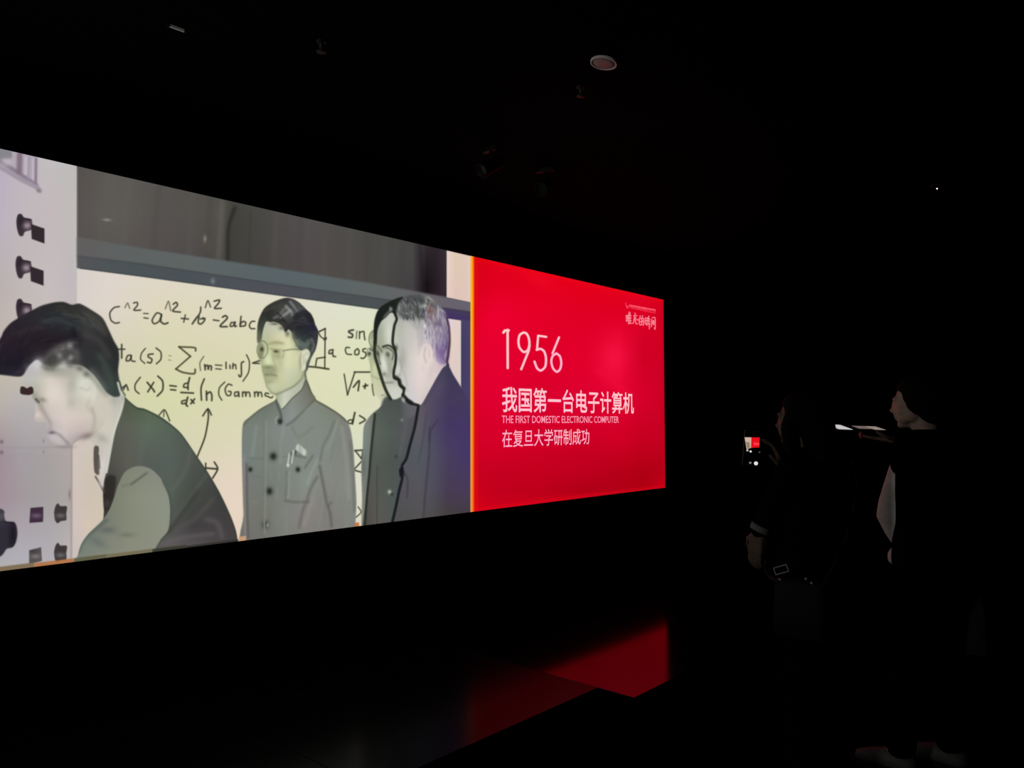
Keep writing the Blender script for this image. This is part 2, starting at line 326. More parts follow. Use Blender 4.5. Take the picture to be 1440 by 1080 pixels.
    pen(1.8, (22, 755), (50, 930)); pen(2, (50, 930), (112, 738)); pen(2.2, (108, 738), (240, 738)); pen(2.4, (100, 865), (148, 810), (140, 895)); pen(2.4, (184, 858), (220, 850)); pen(2.4, (202, 838), (196, 876))
    z = Z(480, 560, 6)
    pen(2.6, (112, 120), (92, 215)); pen(2, (95, 180), (62, 185), (52, 205), (80, 212), (98, 188)); pen(2.2, (152, 145), (200, 180), (152, 212))
    pen(2.4, (112, 440), (185, 436)); pen(2.6, (182, 438), (170, 510)); pen(2, (118, 445), (170, 510)); pen(2, (170, 530), (105, 600)); pen(2.2, (105, 605), (165, 622)); pen(1.6, (140, 915), (165, 960), (120, 1005)); 
    z = Z(100, 540, 4.154)
    pen(1.8, (512, 182), (545, 150), (575, 215)); pen(1.4, (540, 155), (540, 190)); pen(2.3, (798, 145), (800, 200), (780, 310), (735, 425)); pen(2.2, (768, 185), (798, 145), (818, 180))
    pen(2.6, (785, 490), (850, 495)); pen(2.2, (785, 462), (785, 500)); pen(2.4, (835, 455), (855, 495), (825, 550))
    # ---- stooping man on the left
    neck = fill([(100, 560), (150, 540), (170, 548), (172, 566), (163, 596), (156, 625), (150, 665), (146, 685), (140, 660), (136, 632), (124, 618), (104, 615)],
         grid([100, 130, 160], [560, 600, 640, 680], [[(208,200,186),(200,198,182),(190,188,178)], [(206,196,186),(204,200,186),(204,200,186)], [(200,190,184),(190,184,176),(206,200,194)], [(206,196,190),(206,198,194),(204,198,192)]]), .6, keep=True)
    face = fill([(36, 518), (33, 530), (32, 540), (42, 546), (46, 552), (45, 559), (49, 567), (50, 579), (48.5, 588), (51, 593), (62, 593), (66, 595), (65, 601), (69, 607), (67, 612), (72, 620), (84, 627), (98, 629), (106, 622), (116, 616), (130, 612), (150, 592), (158, 562), (142, 535), (120, 510), (80, 500), (50, 506)],
         grid([32, 50, 70, 90, 115, 150], [510, 535, 560, 585, 605, 625], [[(190,188,190),(198,196,192),(170,170,158),(150,150,142),(168,168,156),(90,96,92)], [(186,184,180),(190,190,178),(214,204,192),(200,192,182),(206,206,192),(170,172,158)],
         [(178,172,172),(170,168,154),(210,198,186),(220,208,198),(196,192,178),(204,200,186)], [(210,198,192),(184,176,168),(200,190,184),(214,202,192),(212,200,190),(200,196,182)],
         [(176,172,174),(190,182,182),(186,176,180),(206,194,190),(196,182,178),(196,192,178)], [(170,166,168),(176,170,170),(180,172,172),(190,182,180),(150,138,136),(188,184,174)]]), .7, keep=True)
    blob(52, 583, 6, 5, (222, 205, 200), .8, 0, face); blob(50, 572, 2.5, 7, (206, 198, 190), .8, -8, face); stroke([(51, 561), (57, 569), (60, 577), (67, 588), (71, 596)], 5, (140, 134, 126), .6, 2, face)
    stroke([(50, 561), (54, 565)], 3.6, (84, 84, 74), .9, .7); blob(60, 562, 5, 3, (112, 114, 98), .8, 15, face); blob(46, 555, 5, 3, (140, 138, 126), .6, 0, face)
    blob(74, 553, 12, 14, (224, 214, 204), .8, 20, face); blob(85, 582, 14, 10, (214, 200, 196), .6, 0, face)
    stroke([(70, 609), (75, 607), (82, 610), (90, 618), (96, 624)], 3.4, (128, 120, 122), .75, 1.5); blob(73, 608, 4, 2, (92, 84, 88), .8); blob(82, 606, 8, 3, (206, 196, 196), .6, 20, face)
    blob(78, 616, 9, 4, (196, 190, 192), .7, 20); blob(92, 628, 10, 2.4, (134, 124, 124), .6); blob(70, 603, 4, 4, (158, 148, 150), .5, 0, face)
    blob(100, 566, 7, 8, (178, 176, 162), .6, 0, face); blob(101, 540, 7, 14, (162, 164, 150), .6, 10, face); blob(80, 524, 20, 5, (160, 160, 148), .5, 0, face)
    blob(122, 550, 11, 15, (220, 218, 204), .85, -15, face); stroke([(112, 541), (120, 535), (130, 538), (134, 550), (130, 562)], 3.4, (226, 224, 210), .5, 1.6); stroke([(113, 545), (122, 549), (126, 545)], 3, (180, 180, 166), .6, 1.4); stroke([(125, 562), (122, 572), (128, 578)], 4, (184, 176, 164), .5, 1.8)
    stroke([(129, 573), (133, 590), (130, 604)], 4, (172, 164, 150), .7, 1.8, face); blob(122, 613, 9, 4, (140, 126, 122), .85, -22); blob(143, 616, 8, 5, (168, 164, 156), .7, 30, neck); blob(150, 590, 6, 12, (208, 202, 186), .5, 0, neck); blob(160, 562, 7, 7, (172, 172, 162), .7, 0, neck)
    blob(145, 556, 5, 4, (206, 198, 178), .6, 0)
    hair = fill([(-14, 500), (-6, 486), (2, 473), (5, 466), (14, 455), (26, 447), (42, 438), (58, 430), (75, 425.5), (89, 424.5), (101, 428.5), (112, 427), (127, 435), (144, 447), (153, 464), (160, 479), (166.5, 491), (167.5, 505), (166, 521), (168, 535), (171, 548), (168, 557), (160, 558), (150, 552), (141, 539), (131, 526), (118, 516), (104, 512), (90, 513), (76, 516), (62, 513), (52, 506), (42, 513), (36, 522), (28, 529.5), (0, 527), (-14, 528)],
         grid([-10, 30, 70, 105, 120, 160], [425, 450, 480, 510, 555], [[(44,42,46),(44,42,46),(42,42,42),(50,50,46),(54,50,48),(56,60,56)], [(42,38,46),(42,38,44),(44,46,50),(44,50,52),(58,62,60),(52,54,50)], [(44,34,44),(38,30,38),(36,28,34),(34,30,36),(52,50,52),(44,44,44)],
         [(32,30,40),(30,26,36),(60,58,60),(72,70,68),(48,50,52),(46,50,50)], [(34,32,42),(70,66,72),(110,110,104),(110,112,104),(92,98,92),(58,68,64)]]), .8, keep=True)
    fill([(62, 508), (68, 494), (84, 483), (102, 479), (110, 490), (111, 510), (98, 514), (80, 516)], (84, 82, 82), 2.5, a=.8, clip=hair)
    for x, y, c in ((98, 486, 150), (88, 490, 116), (104, 482, 130), (83, 500, 150), (99, 503, 160), (76, 505, 70), (90, 510, 140), (104, 508, 66), (70, 508, 60), (93, 499, 74), (80, 494, 100), (107, 498, 90)): blob(x, y, 4, 4, (c, c - 3, c - 5), .75)
    stroke([(58, 513), (68, 515), (80, 516), (92, 514), (104, 514), (116, 519), (128, 530), (140, 544), (150, 556)], 5, (120, 122, 114), .5, 2.4)
    for x, y, c in ((60, 514, 70), (66, 517, 84), (73, 516, 66), (97, 513, 90), (112, 518, 96), (121, 526, 92), (86, 517, 130)): blob(x, y, 4, 3.5, (c, c, c - 4), .6)
    blob(54, 512, 7, 8, (208, 204, 208), .8, 20); blob(44, 522, 9, 6, (186, 184, 186), .8, 20, face); blob(72, 518, 9, 4, (120, 120, 110), .7); blob(88, 515, 7, 5, (196, 194, 184), .8); blob(70, 508, 8, 4, (70, 70, 62), .8)
    for (a, b, c, col, w) in (((90,440),(112,446),(140,462),(76,80,76),6), ((60,452),(85,450),(110,462),(60,66,70),6), ((118,440),(138,452),(148,470),(80,74,66),5), ((26,470),(40,462),(60,460),(58,46,54),6), ((103,462),(104,474),(106,486),(26,24,30),7), ((120,470),(140,480),(152,500),(68,66,66),8), ((80,432),(100,440),(112,452),(56,54,46),5), ((140,500),(150,520),(158,545),(66,76,70),9), ((128,520),(138,532),(148,546),(96,104,98),6), ((148,476),(160,494),(163,520),(40,42,42),6)):
        stroke([a, b, c], w, col, .6, 2.2, hair)
    strands(120, (0, 430, 165, 525), 16, lambda x, y: 150 + (x - 60) * .9, 1.4, [(30, 26, 34), (66, 66, 66), (54, 58, 58), (34, 30, 36)], hair, .3)
    blob(30, 524, 9, 3, (60, 50, 60), .5, 0, hair); blob(38, 515, 6, 5, (90, 86, 92), .5, 0, hair)
    fill([(-40, 544), (-8, 543), (-8, 552), (-40, 550)], (70, 58, 58), .6)
    fill([(29, 544.5), (33, 543.5), (38, 546), (43, 543.5), (46.5, 546), (46.5, 553), (40, 555.5), (29, 553.5)], (56, 40, 40), .5)
    coat = fill([(171.5, 552), (176, 559), (191.5, 572), (203.5, 575), (225, 585.5), (242, 598), (256.5, 612), (278, 643.5), (292.6, 665), (309.4, 694), (326, 730), (333.5, 757), (330, 790), (210, 800), (150, 760), (146, 716), (145, 690), (147, 674), (152, 653), (156.5, 624), (165, 595), (172, 570)],
         grid([145, 180, 210, 240, 270, 320], [560, 600, 650, 700, 740, 770], [[(90,96,76),(78,86,66),(84,96,78),(86,96,78),(80,84,72),(76,80,72)], [(86,88,78),(92,96,86),(92,108,90),(88,98,88),(78,86,78),(72,76,70)], [(76,74,68),(92,92,84),(86,92,88),(86,96,90),(80,84,78),(66,68,66)],
         [(50,48,44),(86,88,84),(86,92,88),(84,92,84),(70,74,68),(60,60,60)], [(60,58,54),(86,88,84),(82,86,82),(80,82,78),(66,64,66),(68,64,64)], [(70,70,66),(84,84,80),(84,86,82),(92,88,88),(88,82,86),(70,66,66)]]), .55, sm=True, keep=True)
    stroke([(173, 556), (191.5, 573), (204, 576), (225, 587), (242, 599), (257, 613), (279, 645), (294, 668), (311, 698), (327, 732), (333, 757)], 2.4, (50, 60, 46), .7, .8, coat)
    stroke([(241, 690), (262, 660), (268, 630)], 4, (104, 112, 104), .4, 2.2, coat); stroke([(237, 748), (255, 722), (278, 690)], 5, (56, 56, 52), .7, 2.5, coat); stroke([(248, 745), (275, 728), (300, 700)], 5, (92, 88, 86), .5, 2.5, coat)
    stroke([(240, 735), (262, 705), (290, 668)], 4, (94, 102, 92), .4, 2, coat); stroke([(290, 730), (305, 735), (312, 755)], 6, (102, 96, 102), .55, 2.5, coat); stroke([(225, 765), (260, 755), (300, 750)], 5, (104, 98, 98), .5, 2, coat); stroke([(205, 600), (200, 620), (196, 650)], 5, (100, 110, 100), .4, 3, coat)
    fill([(146, 676), (154, 668), (163, 672), (160, 696), (154, 716), (146, 716), (144, 692)], (44, 40, 38), 1.3, a=.85, clip=coat); blob(150, 708, 4, 5, (74, 68, 68), .7, 0, coat)
    fill([(132.5, 628), (139, 629), (138, 646), (140, 660), (139, 668), (133, 664), (131.5, 645)], (90, 82, 76), .6); stroke([(134, 670), (140, 680), (146, 692)], 2.4, (86, 76, 72), .9, .6); stroke([(138, 640), (140, 658)], 2.4, (66, 60, 56), .8, .5)
    blob(144, 655, 3.5, 14, (214, 206, 202), .8, 8); blob(142, 680, 3, 5, (200, 194, 190), .7, -20)
    stroke([(165.5, 538), (169, 551), (173.5, 560), (170, 578), (161, 604), (154.5, 636), (149.5, 664)], 3, (206, 210, 198), .9, .6); stroke([(168, 536), (172, 549), (176, 556)], 1.6, (54, 60, 46), .8, .4)
    slv = fill([(174.6, 665), (186.7, 657), (198.7, 655.5), (213, 660), (227.6, 675), (237, 696.5), (239.5, 718), (237, 744.6), (226, 759), (215, 779), (205, 800), (105, 800), (109, 782), (114.4, 765), (124, 751), (143, 732.6), (153, 718), (160, 701), (165, 684.5)],
         grid([110, 140, 180, 230], [660, 700, 740, 785], [[(120,124,112),(120,124,112),(126,132,116),(134,136,124)], [(110,116,106),(114,120,106),(132,136,118),(138,144,130)], [(106,118,108),(118,120,112),(132,136,118),(140,144,128)], [(122,128,118),(132,136,122),(138,140,124),(140,142,128)]]), .55, keep=True)
    stroke([(184, 681), (195, 673), (206, 665)], 3, (82, 84, 78), .75, 1, slv); stroke([(172, 684), (182, 680)], 3, (110, 114, 102), .6, 1, slv); stroke([(110, 776), (116, 762), (128, 749), (150, 731)], 4, (76, 94, 84), .7, 1.6, slv); blob(151, 745, 10, 4, (94, 100, 94), .7, 0, slv); blob(178, 752, 10, 3, (108, 112, 100), .7, 0, slv); blob(137, 762, 12, 5, (98, 108, 106), .6, 30, slv); blob(205, 700, 16, 26, (144, 146, 132), .3, 0, slv)
    stroke([(228, 676), (237.5, 697), (240, 718), (237.5, 745), (226, 760), (214, 780)], 1.8, (62, 68, 60), .6, .8)
    # ---- young man with glasses in the middle
    z = Z(330, 400, 5.684)
    skin2 = fill([(366, 478), (372, 452), (392, 450), (412, 458), (425, 480), (436, 492), (437, 500), (434, 513), (430, 522), (431, 535), (430, 545), (410, 562), (397, 576), (390, 566), (388, 555), (379, 551), (374, 541), (372, 530), (368.5, 520), (366, 508), (363, 498)],
        grid([364, 376, 390, 405, 420, 434], [455, 480, 500, 515, 530, 550, 570], [[(190,194,170),(192,194,176),(196,198,176),(222,224,196),(210,212,180),(200,200,170)], [(180,186,150),(186,190,150),(212,208,170),(218,218,176),(190,194,154),(160,170,140)], [(176,180,146),(200,206,164),(192,196,150),(216,218,178),(206,206,166),(212,214,184)],
        [(170,176,138),(206,212,168),(210,212,172),(214,216,176),(202,204,162),(212,214,186)], [(168,172,134),(166,170,132),(190,192,154),(200,204,170),(186,190,152),(176,182,150)], [(184,188,150),(190,194,158),(186,190,152),(190,194,166),(178,184,158),(150,156,130)], [(190,194,160),(190,194,160),(178,184,156),(208,212,192),(170,176,156),(120,128,110)]]), .6, keep=True)
    fill([(388, 554), (400, 550), (413, 544), (424, 534), (429, 526), (431, 540), (418, 555), (397, 576), (391, 568)], grid([388, 400, 425], [545, 575], [[(160,166,140),(196,202,184),(178,184,162)], [(170,176,150),(206,210,190),(150,156,136)]]), .8)
    stroke([(428, 520), (424, 532), (414, 542), (401, 549), (388, 554), (381, 552)], 2.2, (118, 122, 96), .8, 1)
    stroke([(424, 500), (421, 515), (424, 528)], 3, (156, 160, 122), .5, 1.5, skin2)
    fill(z((530, 545), (560, 520), (600, 525), (608, 560), (590, 620), (560, 680), (535, 685), (528, 620)), (216, 218, 194), .8); stroke(z((548, 640), (550, 570), (590, 545), (595, 580), (575, 630)), 1.8, (176, 180, 148), .7, .9); stroke(z((528, 670), (522, 600), (530, 550)), 2, (140, 144, 112), .7, 1); blob(430, 508, 2, 4, (180, 184, 152), .7)
    h2 = fill([(361.5, 481), (362, 458), (365, 446), (372, 433), (384.5, 424.6), (400, 419), (411, 420), (421.5, 426), (432, 436.5), (437, 441), (440.5, 448), (443, 456), (447.5, 466), (446.5, 479), (444, 491), (440, 499), (437, 505), (434.5, 513), (431.5, 522), (430.5, 512), (434.5, 503), (436.4, 496), (431, 490), (423, 493), (418, 488), (412.7, 477), (410, 468), (405.6, 463), (401, 467.7), (397.7, 460), (391.6, 454.5), (386, 452.5), (380, 453), (374, 452.5), (369.6, 465), (367.8, 477), (365, 482)],
        grid([362, 380, 400, 420, 445], [420, 440, 460, 480, 505], [[(60,60,52),(62,62,54),(52,52,50),(66,66,66),(60,60,58)], [(50,50,42),(48,46,46),(80,80,78),(82,84,84),(40,40,44)], [(62,72,60),(56,58,54),(52,50,50),(38,38,44),(40,38,56)], [(104,110,88),(90,96,80),(60,66,62),(60,72,72),(44,46,48)], [(120,124,100),(110,116,96),(110,118,100),(94,108,96),(72,76,72)]]), .6, keep=True)
    for pts, w, c in ((((384,448),(392,443),(398,436),(404,431)), 3.5, (112,112,110)), (((395,446),(402,441),(408,436)), 4, (156,156,154)), (((402,430),(407,436),(411,442)), 4, (144,146,146)), (((408,424),(412,430),(416,437)), 4, (128,130,132)), (((372,438),(384,432),(398,427)), 3, (66,66,58)), (((390,440),(396,446),(400,452)), 2.5, (30,28,28)), (((404,428),(412,434),(418,442)), 2, (48,48,50)), (((416,446),(428,440),(440,452)), 9, (36,36,40)), (((404,462),(412,456),(424,452)), 7, (44,42,48)), (((388,452),(396,450),(402,454)), 3, (40,40,36)), (((420,480),(428,486),(434,480)), 7, (98,112,102)), (((410,468),(414,476),(420,486)), 3, (130,134,112)), (((444,468),(442,482),(436,496)), 4, (58,58,60)), (((438,476),(441,486),(438,494)), 3, (110,114,110)), (((364,466),(363,476)), 3, (96,106,84)), (((376,444),(384,450),(392,452)),4,(44,50,42))):
        stroke(list(pts), w, c, .75, 1, h2)
    for x, y, rx, ry, c in ((404, 469, 3, 4, (60,60,54)), (412, 472, 3, 6, (96,98,84)), (417, 482, 3, 6, (120,126,104)), (396, 461, 4, 3, (70,70,62)), (386, 455, 6, 2, (60,62,54)), (426, 487, 8, 4, (96,108,98))): blob(x, y, rx, ry, c, .6)
    strands(90, (365, 422, 440, 480), 10, lambda x, y: -40 + (x - 380) * 1.2, 1, [(28, 28, 30), (90, 90, 88), (46, 46, 46)], h2, .35)
    stroke([(432, 514), (429, 524), (430, 534)], 2.2, (70, 72, 58), .8, .7)
    blob(388, 482, 8, 3, (158, 162, 122), .6, 0, skin2); stroke([(378, 484), (388, 481), (398, 483)], 2.4, (150, 154, 116), .7, 1.1, skin2)
    stroke([(363, 485), (369, 479), (375, 484), (376, 494), (372, 502), (366, 503), (361.5, 495), (363, 485)], 1.5, (110, 114, 86), .8, .5); stroke([(361, 495), (361, 488), (364, 481)], 1.3, (150, 154, 124), .7, .5)
    fill([(364, 484), (370, 484), (370, 500), (365, 503), (362.5, 496)], (130, 134, 104), 1, a=.7); blob(368, 491, 2.4, 2.8, (44, 44, 32), .95); blob(366.5, 500, 3, 8, (128, 130, 98), .6)
    blob(388, 494, 3.6, 1.9, (58, 52, 40), 1, 8); stroke([(380, 490), (386, 491), (394, 492)], 1.8, (150, 144, 106), .8, .8); blob(390, 500, 6, 5, (150, 154, 118), .6, 0, skin2); stroke([(396, 491), (399, 496), (397, 504)], 1.1, (140, 144, 112), .7, .6); stroke([(398, 493), (410, 491), (421, 491.5)], 1.5, (104, 110, 84), .85, .6)
    blob(377, 507, 4, 7, (222, 226, 186), .8, 0, skin2); stroke([(384, 497), (384, 506), (388, 514)], 2.6, (158, 162, 122), .6, 1.3, skin2); blob(377, 516.5, 9, 3.2, (120, 126, 94), .85, 0, skin2); blob(379, 522, 10, 3, (140, 144, 110), .7, 0, skin2); blob(404, 520, 4, 14, (214, 216, 178), .4, 15, skin2); blob(394, 512, 4, 8, (170, 174, 136), .5, -15, skin2); blob(384, 519, 5, 3, (150, 154, 116), .6, 0, skin2)
    blob(378, 523, 8, 3, (158, 160, 124), .7, 0, skin2); stroke([(372, 527), (380, 526.5), (389, 528)], 3, (116, 120, 90), .8, 1.2); blob(381, 531, 6, 1.8, (164, 160, 128), .5); blob(381, 532, 7, 2.5, (176, 178, 140), .8, 0, skin2); blob(379, 537, 6, 2, (146, 150, 116), .6, 0, skin2); blob(386, 543, 8, 6, (206, 208, 170), .7, 0, skin2); blob(396, 530, 5, 10, (204, 208, 166), .6, 0, skin2)
    stroke([(369, 520), (372, 532), (375, 543), (381, 551)], 2.4, (150, 156, 122), .7, 1); blob(410, 525, 10, 8, (196, 202, 176), .6, 0, skin2)
    z = Z(320, 550, 4.909)
    j2 = fill([(388, 558), (387, 563), (367, 574), (350.5, 586.7), (341.4, 597), (340, 631.5), (341, 682.4), (342.4, 723), (347, 780), (501, 770), (500, 735), (501.2, 705), (499.4, 672), (497, 631.5), (493, 605), (487, 591), (475, 580.5), (458.5, 570), (443, 561), (438, 551), (432, 535), (429, 531), (424, 547), (410, 560), (397, 575), (391, 566)],
        grid([340, 370, 400, 430, 460, 500], [560, 600, 640, 680, 720, 760], [[(110,116,100),(104,112,98),(112,120,112),(134,140,130),(122,126,112),(116,118,104)], [(118,126,118),(120,130,122),(132,138,136),(130,138,130),(128,136,126),(124,124,118)], [(118,126,126),(118,128,118),(128,136,128),(130,138,130),(130,136,130),(128,128,124)],
        [(120,120,118),(116,122,114),(122,128,118),(132,142,132),(132,134,126),(132,134,130)], [(118,120,114),(114,116,106),(126,128,124),(134,130,128),(128,126,120),(128,132,126)], [(112,110,108),(114,112,110),(122,124,118),(128,126,120),(126,122,120),(124,126,122)]]), .6, keep=True)
    fill([(391, 565), (397, 575), (410, 561), (424, 548), (430, 534), (438, 551), (444, 562), (428, 574), (410, 590), (399, 595), (393, 583)], grid([392, 410, 440], [540, 590], [[(110,118,110),(134,138,128),(100,98,84)], [(128,134,132),(140,146,142),(126,128,120)]]), .7, a=.9)
    stroke([(387, 560), (391, 572), (395, 584), (394, 594)], 3.4, (76, 84, 72), .8, .9, j2); stroke([(443, 562), (430, 574), (412, 592), (402, 598)], 2.4, (92, 98, 88), .7, 1, j2); stroke([(431, 534), (435, 545), (440, 555), (446, 564), (460, 572), (476, 582), (487, 592)], 2.4, (72, 74, 56), .7, .8, j2); stroke([(387, 563), (367, 575), (351, 588), (342, 598)], 2, (84, 88, 70), .6, .8, j2)
    stroke([(397, 575), (410, 561), (424, 548), (430, 536)], 1.4, (88, 92, 74), .8, .5)
    for (x, y, r) in ((393.5, 592.5, 3.2), (384, 641.5, 4.4), (378.5, 690.5, 4.2), (373, 737.5, 4.2), (351.7, 660, 2.8), (418.6, 660, 3)): blob(x, y, r, r * 1.1, (44, 50, 42), 1); blob(x, y, r * .6, r * .7, (40, 46, 38), .8)
    stroke([(388, 595), (387, 590), (390, 586)], 1.2, (170, 176, 168), .8, .5); stroke([(371, 733), (372, 741)], 1.4, (180, 182, 176), .6, .5); blob(376, 738, 1.6, 2.6, (186, 188, 182), .7)
    for pts, w, c in ((((371,592),(371,640),(371,660),(370,754)), 1.8, (104,110,100)), (((374,592),(373,660),(372,750)), 2.5, (138,144,134)), (((346.5,652),(347,700),(348.5,756)), 3, (80,80,76)), (((343,640),(342.5,700),(345,756)), 2, (150,140,136)), (((449,655),(454,680),(459,706),(464,722),(466,740)), 3.6, (86,86,80)), (((460,712),(466,706)), 3, (96,92,88)), (((470,592),(462,612),(454,628),(450,648)), 2.6, (98,106,92)), (((475,590),(468,612),(460,632)), 3, (144,150,138)), (((440,640),(428,658),(436,646)), 2.4, (84,92,82)), (((403,662),(401.5,704)), 2, (92,98,88)), (((407,664),(405,700)), 2, (150,156,146)), (((401,704),(416,706),(432,705)), 3.4, (96,96,88)), (((446,670),(438,684),(432,700),(434,706)), 4, (100,98,92)), (((352,644),(370,645)), 1.8, (100,108,98)), (((354,668),(368,672)), 1.6, (106,112,102)), (((390,642),(404,642)), 1.6, (104,110,102)), (((430,706),(425,720),(420,742)), 4, (104,98,94)), (((440,700),(434,716),(428,738)), 5, (146,138,134)), (((414,640),(430,643)), 2.6, (84,90,80)), (((446,646),(438,664),(432,680)), 3, (150,158,146)), (((480,600),(486,640),(490,700)), 6, (140,144,134)), (((492,620),(496,670),(498,720)), 3, (104,106,98)), (((360,600),(356,630),(354,640)), 5, (132,140,132)), (((410,600),(420,615),(440,600)), 4, (118,126,116)), (((399,597),(396,620),(394,650)), 4, (140,146,140)), (((352,706),(362,706)), 2, (134,130,120))):
        stroke(list(pts), w, c, .65, 1.2, j2)
    stroke([(406.5, 638), (404, 655)], 2, (200, 206, 194), .95, .5); stroke([(412.5, 633), (410, 651)], 2, (190, 198, 184), .95, .5); blob(405, 654, 1.6, 2, (214, 220, 208), .9); blob(415.5, 636, 1.3, 3, (56, 64, 54), .8); blob(409, 638, 1.2, 2.4, (70, 78, 66), .7)
    fill([(418, 624.5), (424, 627.5), (430.5, 633.5), (428, 641), (421, 636), (415, 631.5)], (184, 192, 180), .5, sm=False); blob(428, 637, 2.4, 3.4, (200, 208, 196), .8); blob(420, 628, 2.6, 3.6, (196, 204, 192), .7)
    strands(70, (345, 600, 497, 740), 26, 97, 2.2, [(112, 120, 110), (140, 146, 136), (122, 128, 120)], j2, .22, 12)
    # ---- man whose face shows as a sliver, and his neighbour
    s3 = fill([(527, 463), (521, 467), (518.5, 476), (521, 486), (517, 492), (517, 502), (520, 512), (521, 525), (523, 542), (525, 552), (534, 562), (541, 575), (548, 575), (550, 560), (540, 520), (532, 480)],
        grid([518, 526, 540], [465, 495, 520, 550, 570], [[(180,186,156),(180,186,156),(180,186,156)], [(196,200,176),(150,156,124),(150,156,124)], [(168,174,136),(196,200,160),(180,184,150)], [(190,196,156),(206,208,172),(200,202,172)], [(206,208,186),(206,208,186),(206,208,186)]]), .7, keep=True)
    stroke([(527, 463.5), (521, 468), (518.5, 476), (520, 484), (524, 490)], 1.6, (104, 110, 84), .8, .6); stroke([(525, 466), (522, 476)], 2, (130, 136, 106), .7, .7, s3); stroke([(516, 490), (516, 499), (520, 500)], 1.5, (110, 114, 88), .7, .6); stroke([(519, 490), (525, 493)], 2, (60, 66, 48), .8, .7); blob(519, 497, 2, 2.2, (44, 48, 34), .95)
    stroke([(522, 528), (528, 531), (534, 533)], 2.2, (150, 156, 124), .6, .9); stroke([(523, 540), (524, 550), (525.5, 556)], 1.7, (64, 68, 50), .85, .5); stroke([(536, 556), (541, 555)], 1.8, (130, 134, 110), .7, .6); blob(527, 518, 3, 8, (208, 212, 172), .6, 0, s3)
    b3 = fill([(545, 566), (532, 575), (523, 582), (515, 592), (511, 603), (510, 630), (508, 660), (509, 700), (509, 770), (530, 770), (548, 600)], grid([508, 518, 526], [580, 620, 660, 740], [[(132,138,124),(124,130,120),(98,104,96)], [(126,136,132),(118,128,124),(104,110,104)], [(120,124,120),(112,118,114),(96,100,94)], [(140,138,128),(108,112,106),(80,84,80)]]), .6, keep=True)
    blob(511, 655, 2.5, 12, (92, 100, 92), .6, 0, b3)
    b3b = fill([(548, 562), (536, 572), (527, 583), (523, 610), (520, 640), (518, 666), (515, 700), (510, 770), (555, 770), (558, 715), (565, 665), (572, 648), (582, 603), (588, 570), (575, 572), (566, 562), (556, 567)],
        grid([515, 530, 550, 575], [570, 610, 650, 700, 740], [[(70,74,72),(84,92,84),(74,82,80),(86,86,92)], [(76,82,80),(90,98,90),(82,90,86),(84,84,86)], [(84,86,82),(84,88,84),(78,84,80),(80,84,88)], [(84,80,78),(86,88,82),(80,88,84),(76,80,84)], [(76,74,72),(92,88,82),(82,86,82),(76,78,82)]]), .6, keep=True)
    stroke([(530, 655), (530, 740)], 1.8, (62, 64, 60), .7, .8, b3b); blob(565, 588, 2, 2.8, (206, 210, 204), .9); blob(547.5, 691.5, 2.2, 2.6, (200, 200, 180), .9); blob(551, 695, 2, 2, (48, 50, 46), .8); blob(557, 641.5, 2, 2.2, (52, 56, 60), .8); stroke([(568, 572), (570, 600), (562, 640)], 4, (96, 98, 102), .5, 1.5, b3b)
    stroke([(527, 582), (524, 610), (521, 640), (519, 666), (515.5, 701), (512, 750)], 3, (38, 44, 38), .9, .6)
    fill([(540, 560), (552, 556), (575, 560), (590, 567), (586, 582), (568, 590), (548, 588), (536, 576)], grid([540, 562, 572, 590], [560, 590], [[(74,82,78),(74,80,76),(98,96,102),(104,102,110)], [(84,92,86),(80,86,82),(94,94,98),(98,98,104)]]), 1.4)
    f3 = fill([(530, 455), (540, 445), (553, 438), (557, 448), (553, 464), (552, 482), (556, 500), (555, 515), (553, 528), (561, 536), (563, 543), (567, 548), (565, 556), (558, 561), (551, 561), (545, 553), (538, 535), (531, 510), (527, 490)],
        grid([528, 538, 546, 555], [445, 470, 490, 505, 530, 555], [[(140,144,130),(186,192,178),(196,200,188),(196,200,188)], [(170,176,158),(182,188,168),(200,206,190),(196,200,184)], [(150,156,134),(164,170,148),(190,196,176),(170,176,156)], [(150,154,136),(206,210,194),(158,162,144),(190,194,176)], [(160,166,146),(206,208,196),(192,194,180),(170,174,160)], [(170,176,156),(180,184,168),(204,206,192),(206,208,196)]]), .6, keep=True)
    blob(547, 473, 4, 16, (214, 218, 206), .6, 0, f3); blob(534, 470, 4, 12, (158, 164, 144), .6, 0, f3); blob(534, 520, 3, 10, (150, 154, 136), .5, -12, f3); stroke([(530, 486), (534, 490), (537, 495)], 2.4, (96, 102, 80), .8, .8, f3)
    blob(531, 497, 2, 4, (58, 62, 50), .9, -15); blob(529.5, 503, 1.6, 5, (200, 206, 190), .8, -15, f3); stroke([(531, 497), (533, 507), (535, 512)], 2, (84, 88, 70), .8, .6); blob(545, 498, 2.6, 3.6, (78, 80, 66), .85, -15); stroke([(539, 491), (544, 489), (550, 493)], 1.6, (130, 134, 114), .8, .6)
    stroke([(538, 487.5), (545, 485.5), (551, 488), (556, 494)], 2.8, (40, 44, 34), .9, .7); stroke([(551, 497), (552, 506), (548, 513)], 2.6, (158, 162, 142), .6, 1, f3); blob(540, 513, 3, 9, (222, 224, 214), .8, -12, f3); blob(540, 526, 3, 3, (112, 116, 98), .7); blob(545, 529, 3, 4, (160, 162, 148), .6, 0, f3)
    stroke([(540, 538), (546, 538), (552, 537.5)], 3, (118, 120, 104), .7, 1.1); stroke([(543, 489), (549, 491), (553, 497), (551, 506)], 1.6, (70, 72, 58), .8, .6); blob(549, 520, 3, 6, (150, 154, 138), .5, 0, f3); blob(547, 542, 5, 2, (190, 192, 178), .7, 0, f3); blob(556, 549, 7, 6, (210, 210, 200), .7, 0, f3)
